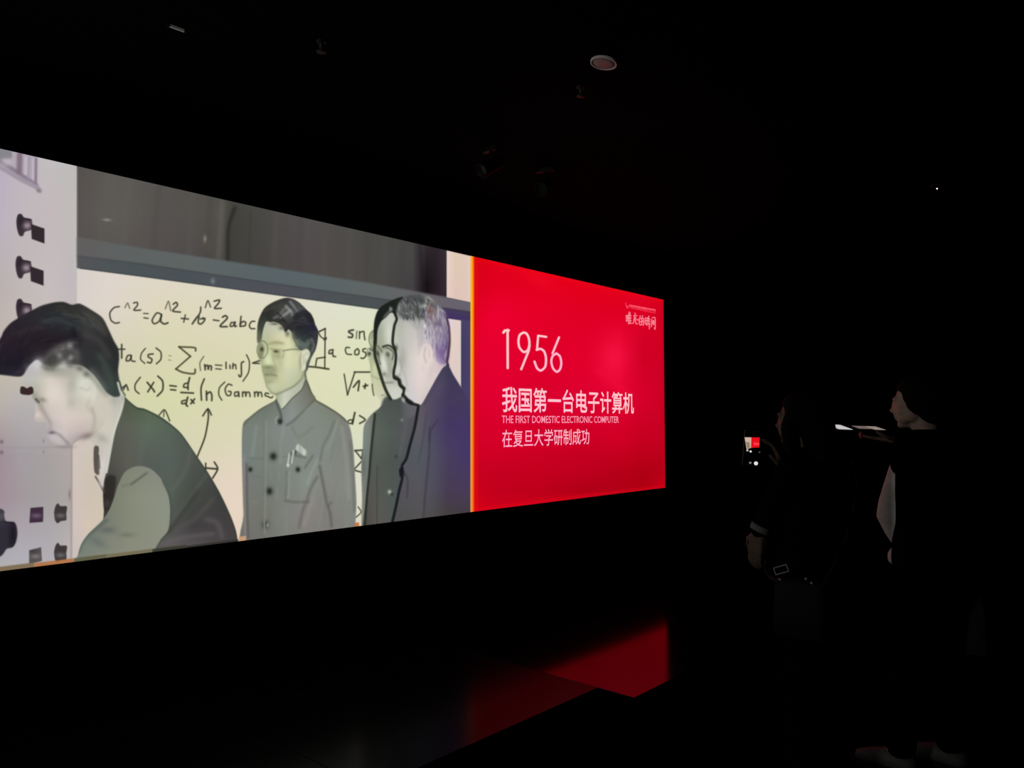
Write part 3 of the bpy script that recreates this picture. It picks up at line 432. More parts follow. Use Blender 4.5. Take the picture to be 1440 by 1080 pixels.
    h3 = fill([(567, 417.5), (553, 421.5), (544, 426), (536, 431), (530.5, 438), (527, 448), (525.5, 460), (525.5, 484), (529.5, 484), (531, 464), (536, 452), (543, 446), (549, 440), (554, 441), (559, 448), (560, 430)], (30, 34, 30), .6, keep=True)
    stroke([(540, 446), (545, 440), (551, 435)], 3, (112, 114, 112), .8, 1, h3); blob(549, 434, 1.8, 2.4, (150, 152, 150), .9)
    stroke([(527, 480), (526.5, 492), (527.5, 502), (531, 514), (534.5, 526), (539, 540), (543.5, 551), (549, 561)], 4.2, (40, 46, 34), .95, .5)
    # ---- older man with short grey hair on the right
    b4 = fill([(588, 569), (593, 566), (603, 550), (613, 532), (621.7, 518), (629, 511), (633, 518), (638, 528), (648, 544), (656, 560), (661, 580), (661, 780), (545, 780), (552, 730), (557, 708), (563, 672), (566, 660), (571, 648), (576, 626), (583, 600)],
        grid([560, 590, 610, 630, 661], [515, 560, 600, 640, 690, 725], [[(90,84,90),(90,84,90),(80,74,90),(60,58,82),(64,54,84)], [(90,84,90),(94,86,92),(80,72,96),(68,58,88),(68,58,92)], [(90,90,98),(94,90,98),(78,72,96),(68,56,98),(70,54,102)], [(86,86,92),(84,88,96),(80,78,96),(72,62,94),(68,54,104)], [(84,82,88),(86,84,90),(80,76,90),(70,60,82),(72,60,88)], [(80,80,80),(84,82,82),(76,74,74),(68,62,64),(64,58,64)]]), .6, keep=True)
    stroke([(604, 600), (603, 640), (598, 690), (595, 730)], 2.4, (58, 56, 66), .75, 1, b4); stroke([(600, 580), (594, 620), (588, 650)], 3, (70, 70, 84), .6, 1.2, b4); stroke([(616, 590), (606, 604), (603, 620)], 2, (56, 50, 72), .7, 1, b4); stroke([(567, 662), (573, 675), (572, 700)], 2.4, (60, 60, 66), .7, .8, b4)
    stroke([(588, 571), (583, 600), (576, 626), (571, 645), (565, 655), (566, 668), (561, 690), (556.5, 712), (550, 740)], 3.8, (24, 26, 32), .95, .6); fill([(561, 660), (567, 657), (567, 664), (563, 672)], (24, 26, 32), .5)
    stroke([(630, 512), (622, 522), (614, 540), (604, 556), (596, 570)], 2, (66, 60, 84), .5, .9, b4); blob(618, 545, 8, 16, (86, 78, 108), .4, 25, b4)
    f4 = fill([(558, 440), (557, 455), (554, 466), (553, 482), (555, 495), (558, 503), (556, 512), (555.5, 524), (558, 530), (563, 532), (565, 538), (570, 543), (571, 549), (569, 553), (573, 556), (575, 562), (583, 566), (592, 569), (603, 550), (613, 532), (621.7, 518), (629, 510), (630, 480), (625, 450), (605, 430), (575, 425)],
        grid([555, 565, 575, 590, 605, 628], [440, 465, 485, 505, 530, 560], [[(170,170,164),(170,170,168),(176,176,170),(170,168,166),(160,156,162),(150,146,160)], [(184,188,172),(188,188,178),(196,192,186),(206,200,196),(196,190,200),(160,150,176)], [(198,202,190),(188,186,180),(202,198,190),(218,206,204),(210,198,200),(150,134,168)], [(196,198,190),(176,176,166),(206,202,194),(228,214,210),(222,208,204),(190,164,184)], [(190,190,184),(200,200,190),(206,202,198),(226,212,208),(220,208,204),(206,190,192)], [(196,196,190),(196,196,196),(206,202,208),(216,204,200),(200,194,188),(190,184,180)]]), .6, keep=True)
    h4 = fill([(557, 438), (560, 427), (566, 420), (576, 415.5), (590, 414), (601, 417), (610, 423), (619, 431), (626, 441), (629.5, 452), (631, 470), (631, 490), (629, 510), (620, 512), (612, 506), (608, 494), (603, 486), (594, 492), (588, 500), (587, 480), (582, 462), (574, 452), (562, 448)],
        grid([557, 575, 590, 605, 620, 631], [415, 430, 445, 465, 485, 505], [[(74,76,74),(72,72,74),(76,80,80),(150,154,150),(130,124,132),(120,110,124)], [(96,100,98),(80,80,84),(104,108,106),(92,90,88),(120,116,120),(134,122,140)], [(112,112,118),(140,144,140),(130,134,132),(140,126,126),(150,142,154),(130,118,142)], [(182,186,176),(188,186,180),(182,178,176),(176,170,180),(140,130,150),(120,108,134)], [(190,190,180),(190,186,182),(186,178,182),(184,174,190),(150,136,164),(80,60,104)], [(190,190,180),(200,196,190),(214,204,200),(206,194,196),(160,140,176),(90,66,104)]]), 1.6, keep=True, a=.85)
    strands(150, (558, 418, 606, 445), 9, lambda x, y: 70 + (x - 575) * .3, 1.7, [(56, 58, 58), (86, 90, 88), (172, 176, 170), (60, 60, 62), (110, 112, 112)], h4, .75, 28)
    strands(60, (557, 425, 600, 447), 8, 60, 2.2, [(70, 72, 72), (92, 94, 94)], h4, .55, 25)
    strands(170, (595, 425, 631, 500), 10, 86, 1.5, [(184, 178, 190), (110, 98, 124), (92, 80, 112), (160, 152, 168), (206, 200, 210), (126, 112, 146)], h4, .65, 18)
    strands(70, (570, 445, 612, 490), 10, 88, 1.3, [(206, 202, 200), (166, 158, 160), (186, 180, 180)], h4, .45, 14)
    for x, y, rx, ry, c in ((604, 419, 5, 2, (190,196,190)), (596, 430, 6, 2.5, (172,178,170)), (587, 437, 3, 7, (66,70,66)), (577, 424, 8, 5, (66,66,70)), (592, 422, 6, 4, (62,66,66)), (604, 434, 2.4, 7, (104,70,66)), (597, 458, 2, 3, (236,230,236)), (583, 470, 1.6, 7, (214,208,202)), (618, 496, 6, 12, (110,84,140)), (567, 428, 4, 3, (104,106,104)), (566, 437, 6, 3, (94,92,98)), (614, 455, 6, 3, (104,98,116)), (623, 437, 5, 1.5, (200,196,206)), (607, 440, 2, 6, (132,96,96)), (561, 432, 2, 6, (150,154,148))): blob(x, y, rx, ry, c, .75, 35 if (x, y) in ((604, 419), (623, 437)) else 0, h4)
    blob(600, 500, 9, 17, (226, 212, 204), .85, 0); stroke([(593, 508), (593, 490), (599, 484), (606, 490), (606, 504), (601, 514)], 2, (232, 220, 212), .7, .9); stroke([(598, 490), (596, 500), (599, 510)], 2, (188, 174, 168), .75, .8); stroke([(603, 492), (604, 502)], 1.6, (200, 186, 180), .7, .7); stroke([(594, 515), (596, 522)], 2, (206, 190, 186), .6, 1)
    stroke([(561, 503), (564, 515), (562, 526)], 2.6, (150, 150, 144), .6, 1, f4); stroke([(568, 522), (571, 534), (572, 542)], 2.6, (170, 170, 162), .5, 1.2, f4); blob(560, 521, 3, 7, (214, 214, 208), .8, 0, f4); blob(561, 527, 2, 1.6, (160, 158, 148), .7); blob(572, 551, 4, 3, (210, 208, 206), .6, 0, f4); blob(580, 561, 8, 4, (206, 204, 206), .6, 20, f4); blob(557, 489, 2.2, 4, (70, 74, 62), .8); blob(571, 549, 4, 1.5, (176, 172, 168), .6, 0, f4)
    blob(592, 530, 14, 20, (226, 212, 208), .4, 0, f4); blob(566, 505, 4, 14, (168, 168, 158), .5, 0, f4); blob(575, 470, 8, 14, (196, 194, 186), .5, 0, f4); blob(562, 465, 4, 14, (180, 182, 168), .5, 0, f4); blob(606, 522, 4, 12, (206, 190, 188), .5, 15, f4)
    stroke([(558, 421), (556, 430), (554, 438), (557.5, 448), (554.5, 457), (552.5, 470), (552, 482), (555, 491), (556.5, 500), (555.5, 512), (553.5, 522), (554, 531), (560, 534), (562, 541), (567, 546), (567.5, 551), (566, 556), (571, 562), (577, 567), (588, 569.5)], 3.7, (34, 38, 32), .95, .5)
    stroke([(556, 530), (561, 534), (563, 541), (568, 546)], 5, (36, 38, 32), .85, .8); stroke([(567, 556), (572, 562), (578, 566)], 5.5, (28, 30, 30), .9, .8); blob(567, 562, 2, 3.4, (190, 186, 182), .9, -20)
    stroke([(628, 447), (631, 460), (632, 480), (630, 500), (628.5, 508), (630, 513)], 2.8, (56, 38, 58), .9, .7)
    # ---- lower edge of the picture and of the panels
    e = lambda x: 803 - .1257 * x
    for x0, x1, w, c0 in ((-330, 48, 6, (122, 104, 76)), (48, 104, 5, (178, 112, 66)), (104, 150, 5, (96, 92, 68)), (150, 214, 4.5, (116, 106, 82)), (214, 262, 4, (54, 56, 44)), (262, 335, 2.5, (48, 48, 44)), (336, 346, 6, (206, 160, 118)), (499, 505, 5, (200, 110, 50))):
        fill([(x0, e(x0) - w), (x1, e(x1) - w), (x1, e(x1) + 4), (x0, e(x0) + 4)], c0, .5, a=.9, sm=False)
    x1_ = int((663 - OX) * SC); IMG[:, :x1_] = gblur(IMG[:, :x1_], .65)
    # ---- red title panel
    fill([(664, 330), (960, 390), (960, 720), (664, 760)], grid([664, 700, 760, 820, 870, 905, 940], [360, 400, 440, 500, 560, 620, 660, 690, 720],
        [[(214,0,20),(226,0,26),(236,2,22),(236,4,20),(232,2,20),(228,2,20),(216,0,14)], [(218,0,30),(224,0,32),(228,0,32),(228,0,26),(230,2,26),(226,4,32),(214,0,20)], [(226,0,36),(234,0,46),(228,0,38),(222,0,36),(222,0,34),(220,0,36),(206,0,26)], [(228,0,46),(228,0,48),(222,0,40),(226,0,42),(240,10,60),(206,0,36),(208,0,36)],
         [(220,0,46),(222,0,48),(214,0,44),(220,0,48),(226,2,48),(214,0,44),(200,0,34)], [(210,0,38),(212,0,40),(206,0,38),(202,0,36),(206,0,36),(196,0,30),(196,0,34)], [(202,0,34),(198,0,32),(196,0,30),(190,0,30),(184,0,24),(178,0,20),(180,0,24)], [(204,0,26),(192,0,28),(188,0,26),(176,0,22),(176,0,22),(172,0,16),(206,0,22)], [(216,0,20),(206,0,26),(206,0,24),(212,0,20),(206,0,20),(200,0,20),(210,0,20)]]), 0, sm=False)
    blob(862, 505, 14, 24, (248, 24, 70), .55); stroke([(840, 520), (862, 536), (884, 556)], 9, (246, 16, 62), .4, 4); blob(760, 395, 26, 8, (240, 10, 34), .5, 20); blob(690, 455, 14, 12, (240, 0, 48), .5)
    stroke([(667, 717), (760, 705), (850, 694), (935, 684)], 4, (226, 6, 26), .55, 1.6); stroke([(667, 364), (760, 385), (850, 404), (932, 423)], 4, (240, 6, 20), .5, 1.5)
    fill([(667, 340), (672, 342), (672, 740), (667, 741)], (222, 14, 14), 1, a=.7, sm=False)
    fill([(661.5, 340), (666.8, 342), (666.8, 760), (661.5, 760)], grid([661, 663.5, 667], [360, 420, 700], [[(255,200,90),(255,160,30),(236,70,10)], [(255,205,60),(255,172,26),(236,80,10)], [(255,170,90),(250,130,40),(230,60,14)]]), .45, sm=False)
    stroke([(931, 424), (935, 684)], 3, (190, 0, 34), .6, .8)
    # digits 1956 and the small calligraphy with its tiny upper line
    w_ = grid([700, 760, 800], [460, 530], [[(255,206,204),(255,204,206),(255,184,206)], [(255,192,200),(255,186,204),(255,176,214)]])
    z = Z(690, 450, 12)
    def dg(w, *p): stroke(z(*p), w, w_, 1, .3)
    stroke(z((212, 210), (235, 175), (300, 172)), 3.6, w_, 1, .3, sm=False); stroke(z((282, 165), (284, 808)), 3.6, w_, 1, .3)
    dg(3.4, (550, 208), (488, 250), (465, 350), (482, 460), (555, 538), (625, 500), (650, 400), (638, 300), (600, 225), (550, 208)); stroke(z((652, 430), (636, 520), (512, 828)), 3.4, w_, 1, .3, sm=False)
    stroke(z((935, 282), (798, 262), (778, 500)), 3.2, w_, 1, .3, sm=False); dg(3.4, (775, 500), (840, 485), (900, 530), (930, 640), (918, 780), (845, 850), (780, 810), (736, 700))
    stroke(z((1150, 290), (1040, 560)), 3.2, w_, 1, .3); dg(3.2, (1105, 560), (1040, 610), (1020, 700), (1048, 810), (1115, 872), (1170, 820), (1188, 720), (1165, 610), (1105, 560))
    z = Z(870, 415, 19.64)
    def cg(w, *p): stroke(z(*p), w, (255, 158, 170), .95, .25)
    for p in (((205,560),(240,560),(240,690),(210,720)), ((205,620),(245,620)), ((205,560),(210,720)), ((290,460),(270,540),(270,790)), ((270,560),(340,560)), ((270,630),(340,630)), ((270,700),(340,700)), ((265,780),(370,770)), ((310,480),(310,760)),
              ((440,490),(455,520)), ((410,560),(500,560)), ((430,560),(425,640),(415,690)), ((470,600),(430,660)), ((420,680),(400,780)), ((450,680),(480,790),(520,780)), ((520,660),(530,700)), ((470,650),(490,680)),
              ((590,560),(580,640)), ((560,650),(630,650),(620,810),(570,800),(565,650)), ((565,730),(625,730)), ((655,560),(640,640)), ((640,640),(685,650),(680,820),(650,810)), ((655,700),(665,740)),
              ((730,620),(780,640),(770,780),(730,770),(730,620)), ((730,700),(780,710)), ((830,570),(800,640)), ((800,640),(855,660)), ((825,620),(825,780)), ((790,700),(860,720)), ((785,780),(860,790)), ((840,790),(840,930)), ((740,800),(800,830)),
              ((905,660),(895,870)), ((920,620),(990,610),(1005,700),(1000,930),(975,900)), ((935,700),(970,700),(970,800),(935,800),(935,700)), ((935,750),(970,750))):
        cg(1.25, *p)
    def tg(*p): stroke(z(*p), .9, (255, 108, 124), .85, .3)
    for p in (((185,210),(205,300),(240,350)), ((235,290),(225,350)), ((250,300),(270,350))): tg(*p)
    rr = np.random.RandomState(3)
    for i in range(16):
        x = 290 + i * 46; y = 262 + i * 8.6
        for k in range(3):
            tg((x + rr.uniform(-4, 6), y + rr.uniform(0, 20)), (x + rr.uniform(18, 34), y + rr.uniform(0, 60)))
        tg((x + 14, y), (x + 14, y + 58))
    stroke(z((330, 345), (1010, 495)), 1, (255, 90, 108), .8, .3)
# ---------------------------------------------------------------- end of the picture
# ---------------------------------------------------------------- materials of the dark hall
black_wall = mat('black_wall_paint', (.0022, .0022, .0022), .95, spec=.02, noise=.3)
black_ceil = mat('black_ceiling_paint', (.0018, .0018, .0018), .95, spec=.02, noise=.3)
carpet = mat('black_carpet', (.0016, .0016, .0016), 1, spec=.0, noise=.5, scale=90, bump=.4)
bezel = mat('black_bezel', (.003, .003, .003), .6, spec=.05)
stone = mat('dark_polished_slab', (.003, .003, .003), .10, spec=.25, noise=.5, scale=9)
stone_dull = mat('dark_worn_slab', (.003, .003, .003), .2, spec=.04, noise=.5, scale=9)
metal = mat('grey_metal', (.35, .35, .35), .35, 1, noise=.1)
dark_metal = mat('black_painted_metal', (.006, .006, .006), .55, spec=.15, noise=.1)
pale_plastic = mat('pale_plastic', (.62, .62, .62), .5, noise=.05)

# ---------------------------------------------------------------- room shell
H = 3.3; U0, U1, NW = -14, 9.5, 9.5
structure(obj('wall_left', wbox(U0, U1, -.2, 0, 0, H), black_wall))
structure(obj('wall_right', wbox(U0, U1, NW, NW + .2, 0, H), black_wall))
structure(obj('wall_back', wbox(U1, U1 + .2, -.2, NW + .2, 0, H), black_wall))
structure(obj('wall_front', wbox(U0 - .2, U0, -.2, NW + .2, 0, H), black_wall))
structure(obj('floor', wbox(U0 - .2, U1 + .2, -.2, NW + .2, -.2, 0), carpet))
structure(obj('ceiling', wbox(U0 - .2, U1 + .2, -.2, NW + .2, H, H + .2), black_ceil))
def n_of(px, py):
    return (on_z(px, py, 0) - W0).dot(N), (on_z(px, py, 0) - W0).dot(D)
border = structure(thing('trim_1', 'strip of dark polished floor slabs along the foot of the screen wall', 'floor trim'))
del border['category']
useam = n_of(763, 948)[1]; BN = n_of(900, 980)[0]
edges = [.35, useam]
while edges[-1] > -12: edges.append(edges[-1] - 1.6)
for k, (a, b) in enumerate(zip(edges, edges[1:])):
    n1 = BN if k == 0 else n_of(640, 1060)[0]
    obj('slab', wbox(b + .002, a - .002, .004, n1, 0, .012, .001), stone if k == 0 else stone_dull, border)

# ---------------------------------------------------------------- the video wall
def make_picture():
    draw_picture()
    h = ztop - zbot; TH = 900; TW = 5200
    j, i = np.mgrid[0:TH, 0:TW].astype(np.float64)
    u = SU0 + (i + .5) / TW * (SU1 - SU0); z = zbot + (j + .5) / TH * h
    X = W0.x + D.x * u; Y = W0.y + D.y * u; Zc = z - EYE
    c, s = math.cos(PITCH), math.sin(PITCH)
    dep = Y * c + Zc * s; up = -Y * s + Zc * c
    far = u < SUX; us = np.where(far, SUX, u)          # beyond the part in view the cabinet front goes on
    X = W0.x + D.x * us; Y = W0.y + D.y * us; dep = Y * c + Zc * s; up = -Y * s + Zc * c
    px = 720 + F * X / dep; py = 540 - F * up / dep
    x = np.clip((px - OX) * SC - .5, 0, CW - 1.01); y = np.clip((py - OY) * SC - .5, 0, CH - 1.01)
    x0 = x.astype(int); y0 = y.astype(int); fx = (x - x0)[..., None]; fy = (y - y0)[..., None]
    out = (IMG[y0, x0] * (1 - fx) + IMG[y0, x0 + 1] * fx) * (1 - fy) + (IMG[y0 + 1, x0] * (1 - fx) + IMG[y0 + 1, x0 + 1] * fx) * fy
    nu = (u - SUX) / .62; kx = (nu - np.floor(nu) - .5) * .62; kz = ((z - zbot) / .23); kz = (kz - np.floor(kz) - .5) * .23
    km = far & (np.hypot(kx / .05, kz / .045) < 1) & (z > zbot + .23) & (z < zbot + 1.84); out[km] = (.24, .2, .22)
    km = far & (np.abs(kx + .31) < .006) | far & (np.abs(kx - .31) < .006); out[km] = (.6, .56, .58)
    im = bpy.data.images.new('screen_picture', TW, TH, alpha=False)
    px4 = np.ones((TH, TW, 4), np.float32); px4[..., :3] = np.clip(out, 0, 1)
    im.pixels.foreach_set(px4.ravel()); im.update(); im.pack()
    return im
picture = make_picture()
pm = bpy.data.materials.new('lit_screen_picture'); pm.use_nodes = True; nt = pm.node_tree; nt.nodes.clear()
out_ = nt.nodes.new('ShaderNodeOutputMaterial'); em = nt.nodes.new('ShaderNodeEmission'); ti = nt.nodes.new('ShaderNodeTexImage'); uvn = nt.nodes.new('ShaderNodeUVMap'); uvn.uv_map = 'UVMap'
ti.image = picture; ti.extension = 'EXTEND'; em.inputs[1].default_value = SCREEN_STRENGTH
nt.links.new(uvn.outputs[0], ti.inputs[0]); nt.links.new(ti.outputs['Color'], em.inputs[0]); nt.links.new(em.outputs[0], out_.inputs[0])
screen = thing('video_wall', 'wide glowing screen with a black and white photo of four men beside a red title panel reading 1956', 'screen')
def panel(name, u0, u1, off, label=None):
    bm = bmesh.new(); v = [bm.verts.new(wp(u, z, off)) for u, z in ((u0, zbot), (u1, zbot), (u1, ztop), (u0, ztop))]
    f = bm.faces.new(v); f.normal_update()
    if f.normal.dot(N) < 0: f.normal_flip()
    uv = bm.loops.layers.uv.new('UVMap')
    for l in f.loops:
        d = l.vert.co - W0; l[uv].uv = ((d.dot(D) - SU0) / (SU1 - SU0), (d.z - zbot) / (ztop - zbot))
    me = bpy.data.meshes.new(name); bm.to_mesh(me); bm.free(); me.materials.append(pm)
    o = bpy.data.objects.new(name, me); C.objects.link(o); o.parent = screen
    if label: o['label'] = label
OFF = .0
panel('photo_panel', SU0, SUM0, OFF + .0005, 'black and white photograph of four men in front of a board of formulas')
panel('dividing_strip', SUM0, SUM1, OFF + .0005, 'thin glowing orange strip')
panel('title_panel', SUM1, SU1, OFF + .0005, 'glowing red panel with pale pink lettering')
B = .02
for (a, b, c_, d_) in ((SU0 - B, SU1 + B, ztop, ztop + B), (SU0 - B, SU1 + B, zbot - B, zbot), (SU0 - B, SU0, zbot, ztop), (SU1, SU1 + B, zbot, ztop)):
    obj('bezel', wbox(a, b, .0002, .003, c_, d_), bezel, screen)

# lettering
def emis(name, col, s=1):
    m = bpy.data.materials.new(name); m.use_nodes = True; n = m.node_tree; n.nodes.clear()
    o = n.nodes.new('ShaderNodeOutputMaterial'); e = n.nodes.new('ShaderNodeEmission')
    e.inputs[0].default_value = tuple((c / 255 / 12.92 if c / 255 < .04045 else ((c / 255 + .055) / 1.055) ** 2.4) for c in col) + (1,)
    e.inputs[1].default_value = s; n.links.new(e.outputs[0], o.inputs[0]); return m
pink = emis('pale_pink_letters', (255, 196, 206)); pink2 = emis('pink_letters', (255, 150, 176)); pink3 = emis('soft_pink_letters', (255, 178, 198))
def lettering(name, text, x0, yt, yb, x1, m, off, label, space=1.0):
    cu = bpy.data.curves.new(name, 'FONT'); cu.body = text; cu.size = 1; cu.offset = off; cu.space_character = space
    cu.resolution_u = 3
    t = bpy.data.objects.new('tmp', cu); C.objects.link(t); bpy.context.view_layer.update()
    dg = bpy.context.evaluated_depsgraph_get(); me = bpy.data.meshes.new_from_object(t.evaluated_get(dg))
    C.objects.unlink(t); bpy.data.objects.remove(t)
    co = np.array([v.co[:] for v in me.vertices]); lo = co.min(0); hi = co.max(0)
    u0, za = uz(x0, yt); _, zb = uz(x0, yb); u1 = uz(x1, (yt + yb) / 2)[0]
    for v in me.vertices:
        a = (v.co.x - lo[0]) / (hi[0] - lo[0]); b = (v.co.y - lo[1]) / (hi[1] - lo[1])
        v.co = wp(u0 + a * (u1 - u0), zb + b * (za - zb), .0016)
    me.name = name; me.materials.clear(); me.materials.append(m)
    o = bpy.data.objects.new(name, me); C.objects.link(o); o.parent = screen; o['label'] = label
lettering('headline', '我国第一台电子计算机', 705.8, 543, 579.8, 891, pink, .012, 'bold pale pink Chinese headline')
lettering('english_line', 'THE FIRST DOMESTIC ELECTRONIC COMPUTER', 705.4, 584.2, 595.2, 870, pink2, .008, 'thin pink English capitals')
lettering('lower_line', '在复旦大学研制成功', 705.8, 604.2, 629.6, 828.5, pink3, .004, 'smaller pink Chinese line')

# ---------------------------------------------------------------- things on the ceiling
def ceiling_at(px, py): return on_z(px, py, H)
p = ceiling_at(849.5, 83.5); R = .067
t = thing('round_downlight', 'round pale unlit downlight in the black ceiling above the screen', 'light', p - Vector((0, 0, .012))); t.rotation_euler = (0, .17, 0)
obj('rim', lathe(bmesh.new(), [(R * .86, -.002), (R * .88, -.012), (R, -.011), (R * 1.02, -.004), (R, 0), (R * .86, 0), (R * .86, -.002)], 40), pale_plastic, t, True)
obj('lens', lathe(bmesh.new(), [(0, -.011), (R * .5, -.0105), (R * .87, -.008), (R * .87, -.001), (0, -.001)], 40), mat('grey_lens', (.26, .26, .26), .5, spec=.5, noise=.2), t, True)
a = ceiling_at(237, 33.5); b = ceiling_at(260, 42)
t = thing('light_rail', 'short thin pale rail on the black ceiling at upper left', 'rail', (a + b) / 2, math.atan2((b - a).y, (b - a).x)); L = (b - a).length / 2
obj('profile', box(bmesh.new(), (-L, -.005, -.012), (L, .005, 0), None, .001), mat('bright_rail', (.9, .9, .9), .4), t)
for q_ in (-1, 1): obj('end_cap', box(bmesh.new(), (q_ * L - .004, -.006, -.013), (q_ * L + .004, .006, 0)), dark_metal, t)
for i, (px, py, lab) in enumerate(((452, 58, 'small dark sprinkler head on the ceiling near the thin pale rail'), (817, 122, 'small dark sprinkler head on the ceiling just below the round downlight'))):
    t = thing('sprinkler', lab, 'sprinkler', ceiling_at(px, py), 0, 'ceiling sprinklers')
    obj('escutcheon', lathe(bmesh.new(), [(.026, 0), (.025, -.006), (.012, -.009), (.010, 0)], 20), dark_metal, t, True)
    obj('head', lathe(bmesh.new(), [(.011, -.008), (.011, -.03), (.006, -.034), (.006, -.048), (.024, -.05), (.024, -.053), (0, -.053)], 16), mat('dull_brass', (.03, .028, .024), .6, .5), t, True)
def spotlight(px, py, lab, rz):
    q = ceiling_at(px, py); t = thing('track_spotlight', lab, 'spotlight', q, rz, 'spotlights over the screen')
    obj('track_adapter', box(bmesh.new(), (-.07, -.018, -.03), (.07, .018, 0), None, .003), dark_metal, t)
    obj('stem', lathe(bmesh.new(), [(.009, -.028), (.009, -.10)], 12), dark_metal, t)
    Mx = Matrix.Translation((0, 0, -.13)) @ Matrix.Rotation(math.radians(58), 4, 'X')
    h = obj('lamp_head', lathe(bmesh.new(), [(0, .10), (.03, .10), (.042, .085), (.045, -.06), (.05, -.075), (.05, -.09), (.043, -.09), (.04, -.06), (0, -.055)], 24, Mx), dark_metal, t, True)
    obj('lens', lathe(bmesh.new(), [(0, -.066), (.039, -.066), (.039, -.062), (0, -.062)], 24, Mx), mat('dark_glass', (.02, .02, .02), .1, spec=.6), h)
spotlight(690, 206, 'black track spotlight on the ceiling, nearer of the two above the screen', AZ + 1.4)
spotlight(766, 236, 'black track spotlight on the ceiling, farther of the two above the screen', AZ + 1.9)
for px, py, s, lab in ((1317.5, 258.5, 5, 'small black smoke detector with brighter white pinpoint light on the ceiling'), (1083.5, 440, 1.2, 'distant black smoke detector with dim white pinpoint light')):
    q = on_z(px, py, H) if py < 300 else None
    if q is None:
        r = ray(px, py); q = O + r * ((W0 + D * (U1) - O).dot(D) / r.dot(D)); Mx = Matrix.Rotation(AZ, 4, 'Z') @ Matrix.Rotation(-math.pi / 2, 4, 'Y') @ Matrix.Rotation(math.pi, 4, 'X')
        lab = 'black wall sensor with dim white pinpoint light on the far wall'; nm = 'wall_sensor'
    else: Mx = Matrix.Identity(4); nm = 'smoke_detector'
    if nm == 'wall_sensor': Mx = Matrix.Rotation(AZ, 4, 'Z') @ Matrix.Rotation(math.pi / 2, 4, 'Y')
    t = thing(nm, lab, 'sensor', q - (D * .0 if nm != 'wall_sensor' else D * .001))
    obj('casing', lathe(bmesh.new(), [(0, 0), (.05, 0), (.05, -.018), (.042, -.03), (.02, -.036), (0, -.036)], 24, Mx), dark_metal, t, True)
    d = .005 if nm != 'wall_sensor' else .010
    obj('indicator', lathe(bmesh.new(), [(0, -.034), (d, -.034), (d * .9, -.038), (0, -.041)], 12, Mx), emis('white_indicator_' + nm, (255, 255, 250), s if nm != 'wall_sensor' else .5), t, True)

# ---------------------------------------------------------------- people
def ball(bm, c, r, s=(1, 1, 1), M=None, sub=2):
    g = bmesh.ops.create_icosphere(bm, subdivisions=sub, radius=1)
    T = Matrix.Translation(c) @ (M if M else Matrix.Identity(4)) @ Matrix.Diagonal((r * s[0], r * s[1], r * s[2], 1))
    bmesh.ops.transform(bm, matrix=T, verts=g['verts'])
def cone(bm, a, ra, b, rb, seg=14):
    a, b = Vector(a), Vector(b); ax = (b - a)
    if ax.length < 1e-6: return
    q = ax.to_track_quat('Z', 'Y').to_matrix().to_4x4(); L = ax.length
    lathe(bm, [(0, 0), (ra, 0), (rb, L), (0, L)], seg, Matrix.Translation(a) @ q)
def limb(bm, pts, rad):
    for i in range(len(pts)):
        ball(bm, pts[i], rad[i])
        if i: cone(bm, pts[i - 1], rad[i - 1], pts[i], rad[i])
def loft(bm, secs, seg=28):
    """secs: (x, y, z, rx, ry)"""
    rings = [[bm.verts.new((x + rx * math.cos(2 * math.pi * k / seg), y + ry * math.sin(2 * math.pi * k / seg), z)) for k in range(seg)] for x, y, z, rx, ry in secs]
    for a, b in zip(rings, rings[1:]):
        for k in range(seg): bm.faces.new((a[k], a[(k + 1) % seg], b[(k + 1) % seg], b[k]))
    bm.faces.new(rings[0][::-1]); bm.faces.new(rings[-1])
def fuse(name, bm, m, parent, vox=.007, it=4):
    """one continuous surface out of overlapping volumes"""
    bmesh.ops.recalc_face_normals(bm, faces=bm.faces)
    me = bpy.data.meshes.new(name); bm.to_mesh(me); bm.free(); t = bpy.data.objects.new('tmp', me); C.objects.link(t)
    r = t.modifiers.new('r', 'REMESH'); r.mode = 'VOXEL'; r.voxel_size = vox
    s = t.modifiers.new('s', 'SMOOTH'); s.iterations = it; s.factor = .5
    bpy.context.view_layer.update(); dg = bpy.context.evaluated_depsgraph_get()
    n = bpy.data.meshes.new_from_object(t.evaluated_get(dg)); C.objects.unlink(t); bpy.data.objects.remove(t)
    n.name = name; n.materials.clear(); n.materials.append(m); n.polygons.foreach_set('use_smooth', [True] * len(n.polygons))
    o = bpy.data.objects.new(name, n); C.objects.link(o); o.parent = parent; return o
def hand(bm, wrist, d, n, curl=.5, s=1.0, thumb=1):
    """palm and five fingers; d: pointing direction, n: back of the hand"""
    d = Vector(d).normalized(); n = Vector(n); n = (n - d * n.dot(d)).normalized(); r = d.cross(n).normalized() * thumb
    w_ = Vector(wrist)
    for k in range(4):
        off = r * (.027 - .018 * k) * s; base = w_ + d * .085 * s + off
        limb(bm, [w_ + d * .012 * s + off * .6, base], [.015 * s, .0115 * s])
        L = (.040, .046, .043, .034)[k] * s; p0 = base; dd = d.copy(); pts = [p0]
        for j, q in enumerate((1, .62, .5)):
            ang = curl * (.5 + .55 * j); dd = (dd * math.cos(ang) - n * math.sin(ang)).normalized(); nn = n
            p0 = p0 + dd * L * q; pts.append(p0)
        limb(bm, pts, [.0098 * s, .0088 * s, .008 * s, .0068 * s])
    t0 = w_ + d * .022 * s + r * .022 * s; t1 = t0 + (d * .6 + r * .75 - n * .25).normalized() * .042 * s; t2 = t1 + (d * .9 + r * .2 - n * .4).normalized() * .03 * s; t3 = t2 + (d - n * .5).normalized() * .022 * s
    limb(bm, [t0, t1, t2, t3], [.015 * s, .011 * s, .0095 * s, .0075 * s])
